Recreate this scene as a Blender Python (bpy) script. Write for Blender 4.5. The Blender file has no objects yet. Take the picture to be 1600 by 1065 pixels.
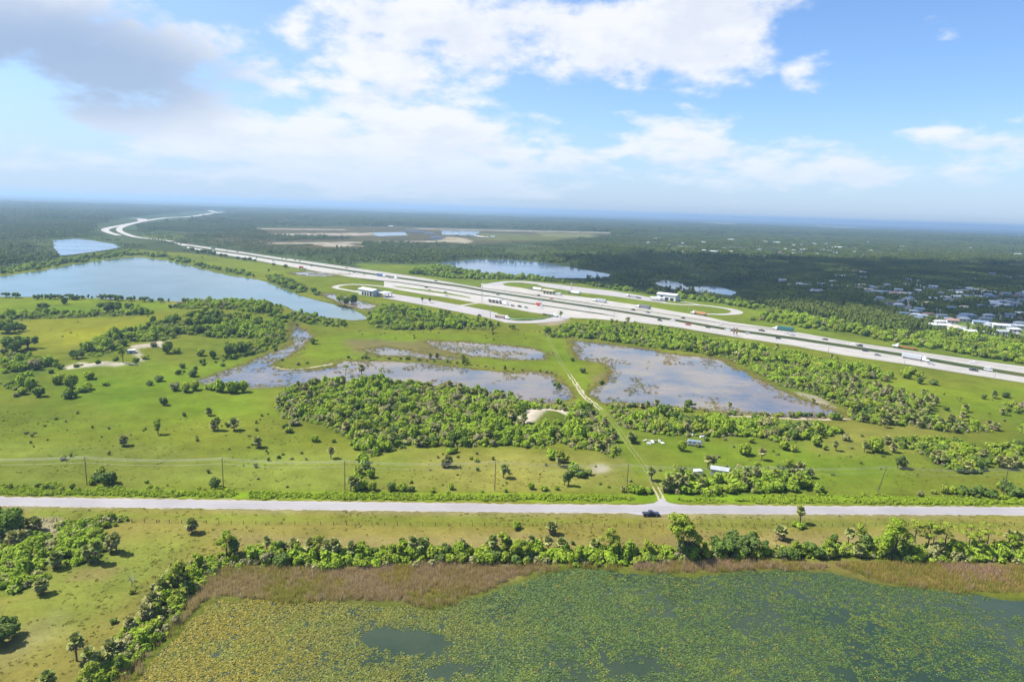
import bpy, math, random
import numpy as np
from math import radians, sin, cos, pi
from mathutils import Matrix, Vector

random.seed(7)
RNG = np.random.default_rng(11)
scene = bpy.context.scene
COL = scene.collection

# ------------------------------------------------------------------ camera
CAM_H = 105.0
F_PX = 1067.0                       # focal length, in pixels of the 1600 px wide photograph
PITCH = math.atan(205.9 / F_PX)
ROLL = math.atan(0.034)
_r0 = np.array([1.0, 0, 0])
_u0 = np.array([0, sin(PITCH), cos(PITCH)])
FWD = np.array([0, cos(PITCH), -sin(PITCH)])
RGT = cos(ROLL) * _r0 + sin(ROLL) * _u0
UPV = -sin(ROLL) * _r0 + cos(ROLL) * _u0
cam_d = bpy.data.cameras.new('camera')
cam_d.sensor_width = 36.0
cam_d.lens = 36.0 * F_PX / 1600.0
cam_d.clip_start = 1.0
cam_d.clip_end = 120000.0
cam = bpy.data.objects.new('camera', cam_d)
M = Matrix(((RGT[0], UPV[0], -FWD[0], 0), (RGT[1], UPV[1], -FWD[1], 0), (RGT[2], UPV[2], -FWD[2], CAM_H), (0, 0, 0, 1)))
cam.matrix_world = M
COL.objects.link(cam)
scene.camera = cam

# ------------------------------------------------------------------ exposure, sun
scene.view_settings.view_transform = 'Standard'
scene.view_settings.look = 'None'
scene.view_settings.gamma = 1.0
scene.view_settings.exposure = 1.0
scene.view_settings.use_curve_mapping = False
scene.cycles.max_bounces = 5
scene.cycles.diffuse_bounces = 3
scene.cycles.glossy_bounces = 2
scene.cycles.transmission_bounces = 2
scene.cycles.transparent_max_bounces = 6
scene.cycles.volume_bounces = 0

SUN_EL = radians(54)
SUN_AZ = radians(-82)               # clockwise from +Y: the sun stands to the left
SUN_V = np.array([sin(SUN_AZ) * cos(SUN_EL), cos(SUN_AZ) * cos(SUN_EL), sin(SUN_EL)])
sd = bpy.data.lights.new('sun', 'SUN')
sd.energy = 5.0
sd.angle = radians(0.5)
sd.color = (1.0, 0.955, 0.88)
sun = bpy.data.objects.new('sun', sd)
sun.rotation_euler = Vector(SUN_V).to_track_quat('Z', 'Y').to_euler()
sun.location = (-200, 100, 400)
COL.objects.link(sun)


# ------------------------------------------------------------------ node helper
class NT:
    def __init__(s, tree):
        s.t = tree
        s.n = tree.nodes
        s.l = tree.links

    def node(s, kind, props=None, **ins):
        nd = s.n.new(kind)
        for k, v in (props or {}).items():
            setattr(nd, k, v)
        for k, v in ins.items():
            key = int(k[1:]) if k[0] == 'i' and k[1:].isdigit() else k.replace('_', ' ')
            s.put(nd.inputs[key], v)
        return nd

    def put(s, sock, v):
        if isinstance(v, bpy.types.NodeSocket):
            s.l.new(v, sock)
        else:
            sock.default_value = v

    def math(s, op, a, b=0.0, c=0.0, clamp=False):
        nd = s.n.new('ShaderNodeMath')
        nd.operation = op
        nd.use_clamp = clamp
        s.put(nd.inputs[0], a)
        s.put(nd.inputs[1], b)
        s.put(nd.inputs[2], c)
        return nd.outputs[0]

    def mix(s, f, a, b, blend='MIX'):
        nd = s.n.new('ShaderNodeMix')
        nd.data_type = 'RGBA'
        nd.blend_type = blend
        s.put(nd.inputs[0], f)
        s.put(nd.inputs[6], a if not isinstance(a, tuple) else (*a[:3], 1))
        s.put(nd.inputs[7], b if not isinstance(b, tuple) else (*b[:3], 1))
        return nd.outputs[2]

    def noise(s, vec, scale, detail=3.0, rough=0.55, out=0):
        nd = s.n.new('ShaderNodeTexNoise')
        if vec is not None:
            s.l.new(vec, nd.inputs['Vector'])
        nd.inputs['Scale'].default_value = scale
        nd.inputs['Detail'].default_value = detail
        nd.inputs['Roughness'].default_value = rough
        return nd.outputs[out]

    def ramp(s, v, a, b, lo=0.0, hi=1.0, smooth=True):
        nd = s.n.new('ShaderNodeMapRange')
        nd.interpolation_type = 'SMOOTHSTEP' if smooth else 'LINEAR'
        s.put(nd.inputs[0], v)
        nd.inputs[1].default_value = a
        nd.inputs[2].default_value = b
        nd.inputs[3].default_value = lo
        nd.inputs[4].default_value = hi
        return nd.outputs[0]


# ------------------------------------------------------------------ world: Nishita sky and cumulus clouds
world = bpy.data.worlds.new('World')
scene.world = world
world.use_nodes = True
w = NT(world.node_tree)
w.n.clear()
sky = w.node('ShaderNodeTexSky', dict(sky_type='NISHITA', sun_disc=False, sun_elevation=SUN_EL, sun_rotation=SUN_AZ % (2 * pi),
                                      altitude=100.0, air_density=1.0, dust_density=0.6, ozone_density=2.0))
tc = w.node('ShaderNodeTexCoord')
sep = w.node('ShaderNodeSeparateXYZ', Vector=tc.outputs['Generated'])
az = w.math('ARCTAN2', sep.outputs[0], sep.outputs[1])
el = w.math('ARCSINE', sep.outputs[2])
# cloud field: noise on direction, flattened so that cells are wider than tall
elw = w.math('POWER', w.math('MAXIMUM', w.math('ADD', el, 0.015), 0.0001), 0.62)     # cells get flatter toward the horizon


def cloud_density(del_, daz):
    cmb = w.node('ShaderNodeCombineXYZ', X=w.math('ADD', az, daz), Y=w.math('ADD', elw, del_), Z=0.37)
    mp = w.node('ShaderNodeMapping', Vector=cmb.outputs[0])
    mp.inputs['Scale'].default_value = (1.0, 1.75, 1.0)
    mp.inputs['Location'].default_value = (7.3, 2.1, 0)
    n1 = w.noise(mp.outputs[0], 4.3, 9.0, 0.56)
    n2 = w.noise(mp.outputs[0], 15.0, 6.0, 0.6)
    return w.math('MULTIPLY_ADD', w.math('ADD', w.math('MULTIPLY', n1, 0.78), w.math('MULTIPLY', n2, 0.22)), 2.3, -0.65)


def blob(a0, e0, ra, re, amt):
    """soft elliptical weight round one bearing and elevation (radians)"""
    dx = w.math('DIVIDE', w.math('SUBTRACT', az, a0), ra)
    dy = w.math('DIVIDE', w.math('SUBTRACT', el, e0), re)
    d2 = w.math('ADD', w.math('MULTIPLY', dx, dx), w.math('MULTIPLY', dy, dy))
    return w.math('MULTIPLY', w.ramp(d2, 1.6, 0.0), amt)


def skydir(px, py):
    d = FWD + (px - 800) / F_PX * RGT + (532.5 - py) / F_PX * UPV
    d = d / np.linalg.norm(d)
    return math.atan2(d[0], d[1]), math.asin(d[2])


BLOBS = [  # photo pixel of the cloud's middle, half width and half height in px, weight
    (90, 45, 260, 85, .46), (400, 175, 420, 85, .41), (660, 85, 235, 90, .36), (890, 85, 200, 90, .40), (1130, 60, 160, 90, .36),
    (1425, 48, 95, 40, .22), (1278, 112, 60, 36, .30), (1010, 200, 170, 50, .32), (760, 195, 280, 60, .33), (1300, 278, 150, 34, .30),
    (1475, 290, 80, 24, .30), (560, 245, 720, 60, .34), (1150, 250, 220, 40, .24), (30, 150, 60, 20, .2), (1540, 232, 80, 16, .14),
    (1440, 212, 60, 12, .16), (1000, -120, 500, 100, .22), (60, -120, 300, 90, .2), (530, 50, 110, 70, .30), (300, 170, 130, 60, .34), (120, 190, 150, 40, .30), (1270, 110, 60, 40, .40), (1130, 50, 130, 85, .42)]
wsum = None
for (px, py, rx, ry, amt) in BLOBS:
    a0, e0 = skydir(px, py)
    b_ = blob(a0, e0, rx / F_PX * 0.92, ry / F_PX, amt)
    wsum = b_ if wsum is None else w.math('MAXIMUM', wsum, b_)
# away from the blobs of the photograph the sky goes on with scattered cumulus; the open blue stands to the right
wide = w.ramp(el, 0.30, 0.60, 0.0, 0.13)
right = w.ramp(az, 0.25, 0.6, 0.0, -0.13)
bias = w.math('ADD', w.math('MAXIMUM', wsum, wide), right)
dens = w.math('ADD', cloud_density(0.0, 0.0), bias)
lit = w.math('ADD', cloud_density(0.026, -0.020), w.math('MULTIPLY', bias, 0.8))
cov = w.ramp(dens, 0.60, 0.86)
shade = w.ramp(w.math('SUBTRACT', lit, w.math('MULTIPLY', dens, 0.75)), 0.00, 0.30)
base = w.ramp(dens, 0.78, 1.0)                      # thick parts are grey beneath
shade = w.math('MULTIPLY', shade, w.math('ADD', w.math('MULTIPLY', base, 0.35), 0.6), clamp=True)
ccol = w.mix(w.math('MULTIPLY', shade, 0.8), (0.93, 0.945, 0.975), (0.72, 0.78, 0.90))
a1, e1 = skydir(110, 105)
under = blob(a1, e1, 0.20, 0.075, 1.0)              # grey flat base of the big left cloud
ccol = w.mix(w.math('MULTIPLY', under, 0.85), ccol, (0.29, 0.43, 0.66))
hz_ = w.ramp(el, 0.0, 0.17)
ccol = w.mix(w.math('MULTIPLY', w.math('SUBTRACT', 1.0, hz_), 0.55), ccol, (0.66, 0.78, 0.97))
skys = w.mix(1.0, sky.outputs[0], (0.125, 0.150, 0.185), 'MULTIPLY')
skyc = w.mix(w.math('MULTIPLY', w.ramp(az, 0.35, -0.5), 0.35), skys, (0.52, 0.68, 0.92))
skyc = w.mix(w.ramp(el, 0.16, -0.01, 0.0, 0.75), skyc, (0.50, 0.66, 0.90))
cov = w.math('MULTIPLY', cov, w.ramp(el, 0.0, 0.09, 0.35, 1.0))
final = w.mix(w.math('MULTIPLY', cov, 0.93), skyc, ccol)
bg = w.node('ShaderNodeBackground', Color=final, Strength=0.53)
out = w.node('ShaderNodeOutputWorld')
w.l.new(bg.outputs[0], out.inputs[0])
world.cycles.sampling_method = 'MANUAL'
world.cycles.sample_map_resolution = 512

# ------------------------------------------------------------------ from photo pixel to a point of the ground
HX = [0, 400, 800, 1200, 1600]
HA = [303, 312, 321.5, 338.5, 358]


def fix(px, py):
    act = np.interp(px, HX, HA)
    mod = 326.5 + 0.034 * (np.clip(px, 0, 1600) - 800)
    wgt = np.clip((400 - py) / (400 - act), 0, 1.0)
    return py + (mod - act) * wgt


def G(px, py, z=0.0):
    py = float(fix(px, py))
    hor = 326.5 + 0.034 * (px - 800)
    py = max(py, hor + 2.6)
    d = FWD + (px - 800) / F_PX * RGT + (532.5 - py) / F_PX * UPV
    t = (CAM_H - z) / -d[2]
    return d[0] * t, d[1] * t


def GP(poly):
    return [G(x, y) for x, y in poly]


def mpp(px, py):
    """metres per photo pixel, across the line of sight"""
    x, y = G(px, py)
    return math.sqrt(x * x + y * y + CAM_H ** 2) / math.sqrt(F_PX ** 2 + (px - 800) ** 2 + (py - 532) ** 2)


# ------------------------------------------------------------------ numpy helpers
def vnoise(x, y, seed=0):
    xi = np.floor(x).astype(np.int64)
    yi = np.floor(y).astype(np.int64)
    fx = x - xi
    fy = y - yi
    fx = fx * fx * (3 - 2 * fx)
    fy = fy * fy * (3 - 2 * fy)

    def h(a, b):
        n = (a * 374761393 + b * 668265263 + seed * 1442695041) & 0xFFFFFFFF
        n = ((n ^ (n >> 13)) * 1274126177) & 0xFFFFFFFF
        n = n ^ (n >> 16)
        return (n & 0xFFFFFF) / float(0xFFFFFF)
    return (h(xi, yi) * (1 - fx) + h(xi + 1, yi) * fx) * (1 - fy) + (h(xi, yi + 1) * (1 - fx) + h(xi + 1, yi + 1) * fx) * fy


def fbm(x, y, scale, seed=0, oct=4):
    v = 0
    a = 1.0
    t = 0
    for o in range(oct):
        v = v + a * vnoise(x / scale * 2 ** o, y / scale * 2 ** o, seed + o * 17)
        t += a
        a *= 0.55
    return v / t


def sdist(P, X, Y, lim=200.0):
    """signed distance to a polygon, positive inside (only computed within lim of its box)"""
    P = np.array(P)
    out_ = np.full(X.shape, -1e9)
    m = (X > P[:, 0].min() - lim) & (X < P[:, 0].max() + lim) & (Y > P[:, 1].min() - lim) & (Y < P[:, 1].max() + lim)
    x = X[m]
    y = Y[m]
    if x.size == 0:
        return out_
    best = np.full(x.shape, 1e18)
    ins = np.zeros(x.shape, bool)
    n = len(P)
    for i in range(n):
        ax, ay = P[i]
        bx, by = P[(i + 1) % n]
        dx, dy = bx - ax, by - ay
        L = dx * dx + dy * dy + 1e-9
        t = np.clip(((x - ax) * dx + (y - ay) * dy) / L, 0, 1)
        d = (x - ax - t * dx) ** 2 + (y - ay - t * dy) ** 2
        best = np.minimum(best, d)
        c = ((ay > y) != (by > y))
        if dy != 0:
            ins ^= c & (x < (bx - ax) * (y - ay) / dy + ax)
    best = np.sqrt(best)
    out_[m] = np.where(ins, best, -best)
    return out_


def sstep(a, b, v):
    t = np.clip((v - a) / (b - a), 0, 1)
    return t * t * (3 - 2 * t)


# ------------------------------------------------------------------ layout traced from the photograph
WATER = dict(
    lily=[(150, 1400), (190, 1090), (225, 1045), (262, 1008), (292, 975), (318, 946), (345, 932), (420, 934), (500, 938), (640, 943), (668, 950),
          (700, 944), (760, 922), (830, 902), (900, 886), (1000, 892), (1080, 895), (1200, 891), (1300, 892), (1345, 903),
          (1400, 914), (1500, 924), (1600, 930), (1900, 945), (1900, 1400)],
    lake=[(-400, 447), (0, 432), (60, 424), (120, 413), (190, 403), (215, 401.5), (260, 407), (300, 416), (330, 424), (360, 431), (385, 433),
          (415, 440), (440, 450), (470, 462), (500, 470), (530, 477), (560, 486), (580, 498), (550, 501), (520, 499), (480, 497),
          (456, 493), (446, 486), (430, 479), (400, 474), (330, 472), (270, 470.5), (200, 467.5), (100, 464), (0, 463), (-400, 461)],
    channel=[(312, 594), (345, 580), (375, 572), (400, 562), (425, 550), (440, 545), (455, 535), (452, 522), (456, 508), (470, 510), (486, 519),
             (488, 532), (470, 546), (450, 557), (430, 565), (421, 572), (440, 579), (480, 577), (515, 572), (535, 563), (600, 562),
             (650, 566), (700, 570), (760, 577), (800, 583), (830, 580), (860, 583), (875, 592), (888, 605), (893, 622), (870, 632),
             (830, 626), (790, 620), (740, 612), (700, 608), (640, 603), (590, 600), (540, 598), (490, 600), (440, 604), (400, 606), (350, 602),
             (325, 600)],
    marsh=[(665, 532), (720, 534), (780, 539), (840, 544), (854, 552), (850, 561), (800, 561), (740, 556), (700, 549), (680, 541)],
    flat=[(560, 546), (600, 543), (660, 550), (720, 560), (700, 563), (640, 557), (590, 556)],
    right=[(890, 530), (940, 536), (990, 543), (1040, 551), (1085, 556), (1130, 562), (1150, 573), (1170, 582), (1195, 596), (1215, 606),
           (1250, 620), (1310, 640), (1322, 651), (1250, 650), (1190, 647), (1140, 645), (1080, 639), (1030, 634), (975, 630), (940, 629),
           (922, 616), (927, 604), (950, 594), (963, 580), (940, 566), (905, 559), (893, 545)],
    west=[(86, 376), (120, 373.5), (150, 377), (175, 381), (187, 386), (160, 391), (120, 396), (92, 400), (88, 388)],
    east=[(683, 412), (740, 405.5), (800, 406), (860, 412), (900, 419), (955, 429), (940, 434), (870, 434), (800, 430), (740, 425), (700, 420)],
    small=[(1022, 441), (1045, 438), (1066, 443), (1072, 449), (1100, 447), (1125, 448), (1150, 456), (1142, 461), (1100, 456), (1060, 453), (1033, 447)],
    site=[(583, 362), (632, 361), (636, 366), (590, 368)],
    site2=[(690, 358), (748, 359), (742, 366), (690, 365)],
    verge=[(452, 425), (480, 423.5), (550, 428), (505, 432), (460, 430)],
    pool=[(503, 458), (530, 460), (562, 469), (594, 478), (578, 486), (540, 479), (515, 467)],
    horizon=[(-300, 327.5), (36, 329.2), (30, 332), (-300, 331)],
)
WATER_W = {k: GP(v) for k, v in WATER.items()}

MED = [(292, 384.5), (340, 392), (380, 397.3), (430, 405.6), (480, 412.8), (500, 416), (550, 423.5), (600, 430.8), (650, 438), (720, 447.5),
       (760, 455), (820, 464), (870, 471.5), (920, 479), (960, 485), (1000, 491.3), (1060, 501), (1140, 515), (1240, 528.5), (1320, 540.5),
       (1420, 556), (1500, 570), (1600, 586), (1800, 619)]
FTOP = [(292, 381.5), (340, 388), (380, 393.7), (430, 401.3), (480, 408), (550, 418), (600, 425), (650, 432.3), (700, 440.5), (760, 450.8),
        (820, 459.5), (870, 467), (920, 474.3), (960, 480), (1000, 485), (1060, 494.3), (1140, 507.4), (1240, 518), (1320, 532.3),
        (1420, 547.5), (1500, 559), (1600, 572.5), (1800, 601)]
NBOT = [(292, 387.5), (340, 396.5), (380, 402.7), (430, 412.5), (480, 421), (500, 425), (550, 433), (600, 438.5), (620, 440), (660, 446), (700, 452),
        (740, 458.5), (780, 464.5), (810, 470.6), (845, 475.8), (880, 481), (920, 487), (950, 491), (1000, 504), (1060, 511.5), (1140, 525), (1240, 540),
        (1320, 555), (1420, 569.5), (1500, 582.5), (1600, 598), (1800, 630)]


def curve_y(c, x):
    return float(np.interp(x, [p[0] for p in c], [p[1] for p in c]))


def med_half(x):
    return float(np.interp(x, [290, 500, 900, 1200, 1400, 1600], [.9, 1.2, 1.4, 1.9, 2.3, 2.7]))


NCOLL = [(600, 439.6), (620, 441.3), (660, 447.4), (700, 453.4), (740, 460), (780, 466), (810, 472.2), (845, 477.5), (880, 482.5), (920, 488.6), (950, 492.7),
         (990, 498.8), (990, 503.4), (960, 500.8), (930, 498), (900, 497), (875, 494), (860, 492), (830, 488), (790, 480), (760, 475.5), (740, 472.5),
         (700, 465), (660, 459.5), (620, 452.5), (600, 448)]
NSTRIP = [(612, 446.2), (660, 452.2), (700, 457.6), (735, 464.7), (735, 466), (700, 460), (660, 454.5), (620, 448.6)]
FRAMP = [(752, 443), (785, 446), (810, 449), (860, 458), (920, 465), (960, 471.5), (1000, 477), (1060, 487.5), (1100, 494), (1140, 503), (1225, 514.6),
         (1225, 515.6), (1140, 506.7), (1100, 500), (1060, 493.3), (1000, 484), (960, 479.2), (920, 473.3), (870, 466), (820, 458.3), (752, 449.2)]
FLOOP = [(752, 445), (770, 441.5), (790, 439.3), (815, 438.8), (840, 441), (870, 444.2), (900, 448), (960, 455), (1000, 461.5), (1010, 463.5),
         (1040, 469.5), (1040, 473.8), (1020, 471.4), (1000, 468.8), (960, 463), (900, 456), (868, 450.8), (848, 447.7), (838, 444), (815, 441.5),
         (795, 441.3), (785, 443.5), (790, 447), (775, 447)]
PARK = [(600, 457), (620, 460), (670, 468), (720, 477), (760, 484.5), (777, 489), (780, 494), (790, 498), (805, 501), (830, 501), (850, 499), (865, 495),
        (880, 494), (892, 497), (880, 501), (860, 503), (840, 505), (810, 505), (790, 504), (775, 500), (760, 496), (720, 488), (670, 478), (620, 469),
        (598, 465)]
ROAD = [(-300, 773, 786.5), (0, 776.4, 789.6), (400, 782.2, 795), (800, 787.6, 799.8), (1200, 790.3, 802.6), (1600, 792.3, 804.2), (1900, 793.5, 805)]
TRACK = [(1036, 786), (1030, 772), (1022, 757), (1014, 742), (1007, 729), (994, 711), (981, 693), (974, 682), (967, 671), (955, 656), (944, 644),
         (930, 632), (915, 621), (904, 606), (893, 590), (884, 577), (876, 566), (868, 550), (858, 532), (852, 522)]
MOUNDS = [(345, 497, 75, 5.5), (410, 494, 50, 4.5), (300, 505, 45, 3.5), (855, 662, 15, 6.5), (790, 641, 11, 4.0), (205, 578, 14, 2.6), (150, 578, 13, 2.2),
          (235, 545, 12, 1.6), (170, 573, 12, 2.0)]
MOUNDS_W = [(*G(a, b), r, h) for a, b, r, h in MOUNDS]


def hgt(x, y):
    z = 0.0
    for mx, my, r, h in MOUNDS_W:
        z = z + h * np.exp(-(((x - mx) ** 2 + (y - my) ** 2) / (r * r)))
    return z


# thickets: outline, tones with weights, spacing m, radius range m, share of palms, share of trees
THICK = [
    ([(435, 642), (437, 614), (470, 600), (540, 594), (600, 594), (660, 600), (740, 610), (790, 618), (820, 634), (870, 634), (905, 632), (945, 655), (958, 680), (972, 712), (955, 716),
      (930, 702), (900, 702), (870, 690), (850, 700), (800, 696), (760, 698), (700, 698), (640, 696), (600, 708), (580, 716), (560, 700), (540, 684), (505, 664), (470, 656), (442, 652)],
     dict(bright=.40, mid=.20, grey=.32, dark=.08), 3.7, (1.6, 3.2), .05, .02),
    ([(950, 634), (1000, 643), (1080, 652), (1130, 655), (1200, 658), (1260, 667), (1318, 674), (1290, 682), (1210, 690), (1180, 682), (1100, 682), (1040, 680), (975, 668), (950, 650)],
     dict(bright=.40, mid=.32, grey=.18, dark=.10), 4.0, (1.8, 3.4), .06, .02),
    ([(1035, 755), (1050, 770), (1090, 774), (1170, 770), (1262, 764), (1265, 745), (1205, 738), (1160, 750), (1130, 750), (1080, 752)],
     dict(bright=.45, mid=.30, dark=.25), 3.2, (2.0, 3.5), .10, .05),
    ([(1120, 735), (1150, 730), (1210, 735), (1205, 745), (1150, 748)], dict(bright=.6, mid=.4), 3.5, (1.2, 2.2), .0, .0),
    ([(845, 522), (870, 514), (900, 508), (960, 508), (1030, 515), (1100, 528), (1180, 543), (1260, 558), (1330, 573), (1392, 586), (1392, 596), (1330, 590), (1288, 600),
      (1240, 606), (1215, 602), (1175, 577), (1155, 570), (1130, 558), (1080, 550), (1030, 545), (980, 537), (930, 530), (880, 528), (850, 528)],
     dict(bright=.62, mid=.22, grey=.10, dark=.06), 5.0, (2.0, 3.8), .03, .015),
    ([(1170, 577), (1215, 602), (1262, 614), (1330, 640), (1380, 655), (1430, 655), (1455, 640), (1465, 634), (1420, 618), (1380, 606), (1330, 592), (1260, 585)],
     dict(bright=.28, mid=.3, grey=.3, dark=.12), 4.4, (1.6, 3.0), .16, .01),
    ([(1330, 640), (1400, 652), (1460, 655), (1550, 665), (1552, 674), (1480, 676), (1420, 664), (1370, 664), (1325, 655)],
     dict(bright=.4, mid=.3, grey=.15, dark=.15), 3.5, (1.4, 2.8), .12, .02),
    ([(1402, 688), (1450, 690), (1530, 700), (1540, 716), (1535, 736), (1500, 738), (1468, 730), (1455, 718), (1430, 702), (1405, 700)],
     dict(bright=.45, mid=.3, grey=.15, dark=.1), 3.2, (1.6, 3.0), .14, .01),
    ([(1545, 700), (1620, 690), (1620, 735), (1560, 732), (1548, 722)], dict(bright=.4, mid=.3, grey=.3), 4.2, (1.5, 2.8), .16, .01),
    ([(1590, 660), (1660, 668), (1660, 690), (1595, 685)], dict(bright=.5, mid=.5), 5, (1.5, 3), .1, .0),
    ([(1565, 630), (1640, 636), (1640, 650), (1570, 645)], dict(mid=.5, grey=.5), 5, (1.5, 3), .2, .0),
    ([(576, 504), (583, 486), (605, 479), (640, 484), (700, 492), (755, 502), (782, 508), (770, 515), (700, 514), (640, 516), (592, 514)],
     dict(bright=.65, mid=.2, dark=.15), 5.2, (2.0, 3.8), .02, .02),
    ([(272, 482), (300, 476), (340, 474), (400, 480), (440, 492), (440, 505), (400, 504), (340, 500), (290, 497)], dict(bright=.55, mid=.2, grey=.25), 4.6, (1.8, 3.4), .0, .0),
    ([(0, 492), (60, 488), (150, 490), (235, 490), (240, 499), (160, 497), (60, 498), (0, 500)], dict(bright=.5, mid=.4, dark=.1), 5.2, (2.2, 3.8), .0, .02),
    ([(120, 548), (150, 532), (190, 522), (250, 512), (330, 505), (400, 508), (438, 512), (445, 528), (420, 535), (380, 530), (340, 530), (290, 526), (262, 533), (205, 536), (190, 545),
      (150, 560)], dict(bright=.62, mid=.24, dark=.14), 4.8, (2.2, 4.0), .0, .01),
    ([(400, 530), (440, 522), (452, 530), (420, 548), (380, 556), (360, 562), (350, 555)], dict(mid=.5, grey=.3, dark=.2), 5.5, (1.5, 2.6), .05, .0),
    ([(425, 500), (452, 505), (440, 520), (420, 515)], dict(bright=.5, dark=.5), 5, (2, 3), .0, .0),
    ([(0, 552), (60, 556), (100, 570), (78, 582), (60, 590), (0, 600)], dict(bright=.5, mid=.3, grey=.2), 5.0, (2.0, 3.6), .0, .02),
    ([(0, 600), (30, 596), (60, 596), (40, 610), (15, 608), (0, 606)], dict(bright=.5, mid=.3, grey=.2), 4.5, (1.5, 2.6), .0, .0),
    ([(0, 842), (70, 834), (75, 850), (70, 880), (62, 912), (30, 925), (0, 935)], dict(bright=.8, mid=.2), 2.6, (1.3, 2.3), .03, .0),
    ([(78, 870), (85, 845), (110, 830), (160, 830), (172, 850), (155, 878), (120, 882), (90, 882)], dict(bright=.7, mid=.3), 2.6, (1.2, 2.2), .08, .0),
    ([(78, 820), (130, 812), (185, 808), (205, 812), (190, 818), (130, 830), (100, 835), (88, 830)], dict(bright=.3, mid=.5, dark=.2), 2.6, (1.0, 2.0), .0, .0),
    # the shore belt of the lily lake
    ([(335, 872), (420, 866), (500, 864), (700, 862), (900, 862), (1100, 860), (1300, 858), (1600, 856), (1800, 856), (1800, 880), (1600, 880), (1480, 878), (1350, 872), (1200, 874),
      (1060, 876), (1000, 882), (930, 886), (860, 884), (700, 878), (560, 884), (520, 890), (440, 884), (350, 886)], dict(bright=.30, mid=.46, dark=.14, grey=.10), 2.5, (1.6, 2.9), .05, .045),
    ([(335, 868), (352, 886), (326, 908), (304, 930), (290, 957), (266, 984), (244, 1006), (218, 1036), (198, 1060), (140, 1085), (150, 1045), (185, 1003), (212, 968), (228, 936), (252, 903),
      (296, 880)], dict(bright=.35, mid=.35, grey=.2, dark=.1), 2.4, (1.2, 2.2), .05, .03),
    ([(180, 1030), (215, 1030), (190, 1065), (140, 1100), (110, 1090)], dict(bright=.35, mid=.35, grey=.3), 2.4, (1.2, 2.2), .05, .03),
    # far side of the highway
    ([(642, 420), (690, 416), (740, 426), (800, 432), (860, 437), (900, 444), (860, 441), (800, 436), (745, 437), (690, 434), (640, 428)], dict(bright=.8, mid=.2), 7.5, (2.6, 4.6), .0, .02),
    ([(900, 440), (1000, 455), (1150, 472), (1200, 480), (1185, 484), (1120, 474), (1060, 466), (1000, 457), (940, 450)], dict(mid=.6, bright=.2, dark=.2), 7.0, (2.6, 4.6), .0, .03),
    ([(1210, 484), (1300, 502), (1400, 522), (1450, 528), (1600, 558), (1600, 566), (1500, 550), (1440, 545), (1380, 532), (1300, 520), (1220, 506), (1170, 500)],
     dict(bright=.55, mid=.3, grey=.15), 7.5, (2.2, 4.4), .02, .02),
    ([(1430, 528), (1480, 520), (1540, 530), (1620, 545), (1620, 572), (1540, 560), (1480, 548), (1440, 540)], dict(bright=.65, mid=.25, dark=.1), 5.5, (2.8, 4.8), .0, .05),
    # lake banks
    ([(0, 421), (60, 413), (150, 398), (215, 394), (260, 399), (300, 408), (300, 413), (255, 404), (215, 399), (190, 401), (120, 410.5), (60, 421), (0, 429)],
     dict(mid=.5, bright=.3, dark=.2), 10, (3.0, 5.2), .0, .05),
    ([(300, 410), (345, 420), (400, 430), (400, 433), (350, 425), (300, 414)], dict(mid=.6, dark=.2, bright=.2), 8, (2.4, 4.2), .0, .02),
    ([(412, 432), (440, 433), (478, 450), (482, 456), (462, 458), (440, 446), (420, 440)], dict(mid=.5, bright=.3, dark=.2), 6, (2.4, 4.4), .0, .04),
    ([(450, 497), (500, 500), (545, 506), (540, 513), (500, 512), (460, 508)], dict(mid=.4, grey=.4, bright=.2), 5.5, (1.8, 3.0), .0, .0),
]

# ground cover: (polygon, albedo, softness in m, edge wobble in m, strength)
C_LUSH = (0.130, 0.200, 0.020)
C_PAST = (0.142, 0.176, 0.028)
C_DRY = (0.245, 0.225, 0.080)
C_OLIVE = (0.170, 0.170, 0.045)
C_FOREST = (0.032, 0.050, 0.018)
C_SAND = (0.52, 0.46, 0.38)
C_PALE = (0.44, 0.38, 0.31)
C_MUD = (0.16, 0.135, 0.085)
C_BRIGHT = (0.140, 0.235, 0.018)
C_LAWN = (0.17, 0.235, 0.075)
C_SCRUB = (0.10, 0.15, 0.028)
OPEN = [(-900, 440), (-400, 448), (0, 420), (60, 412), (150, 396), (215, 390), (250, 393), (300, 396), (350, 402), (420, 411), (480, 421), (560, 434),
        (760, 470), (990, 503), (1200, 534), (1420, 569), (1600, 598), (1800, 630), (2600, 800), (2600, 1900), (-1500, 1900), (-1500, 500)]
FARVERGE = [(560, 412), (640, 413), (690, 413), (740, 424), (800, 431), (900, 438), (1000, 454), (1080, 466), (1160, 470), (1210, 480), (1300, 500),
            (1450, 530), (1600, 556), (1800, 590), (1800, 601), (1600, 573), (1420, 548), (1140, 503), (1060, 495), (700, 441), (560, 419)]
SUBURB = [(1240, 410), (1320, 412), (1420, 425), (1600, 430), (1750, 440), (1750, 560), (1600, 550), (1500, 535), (1400, 500), (1300, 470), (1220, 455)]
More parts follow.
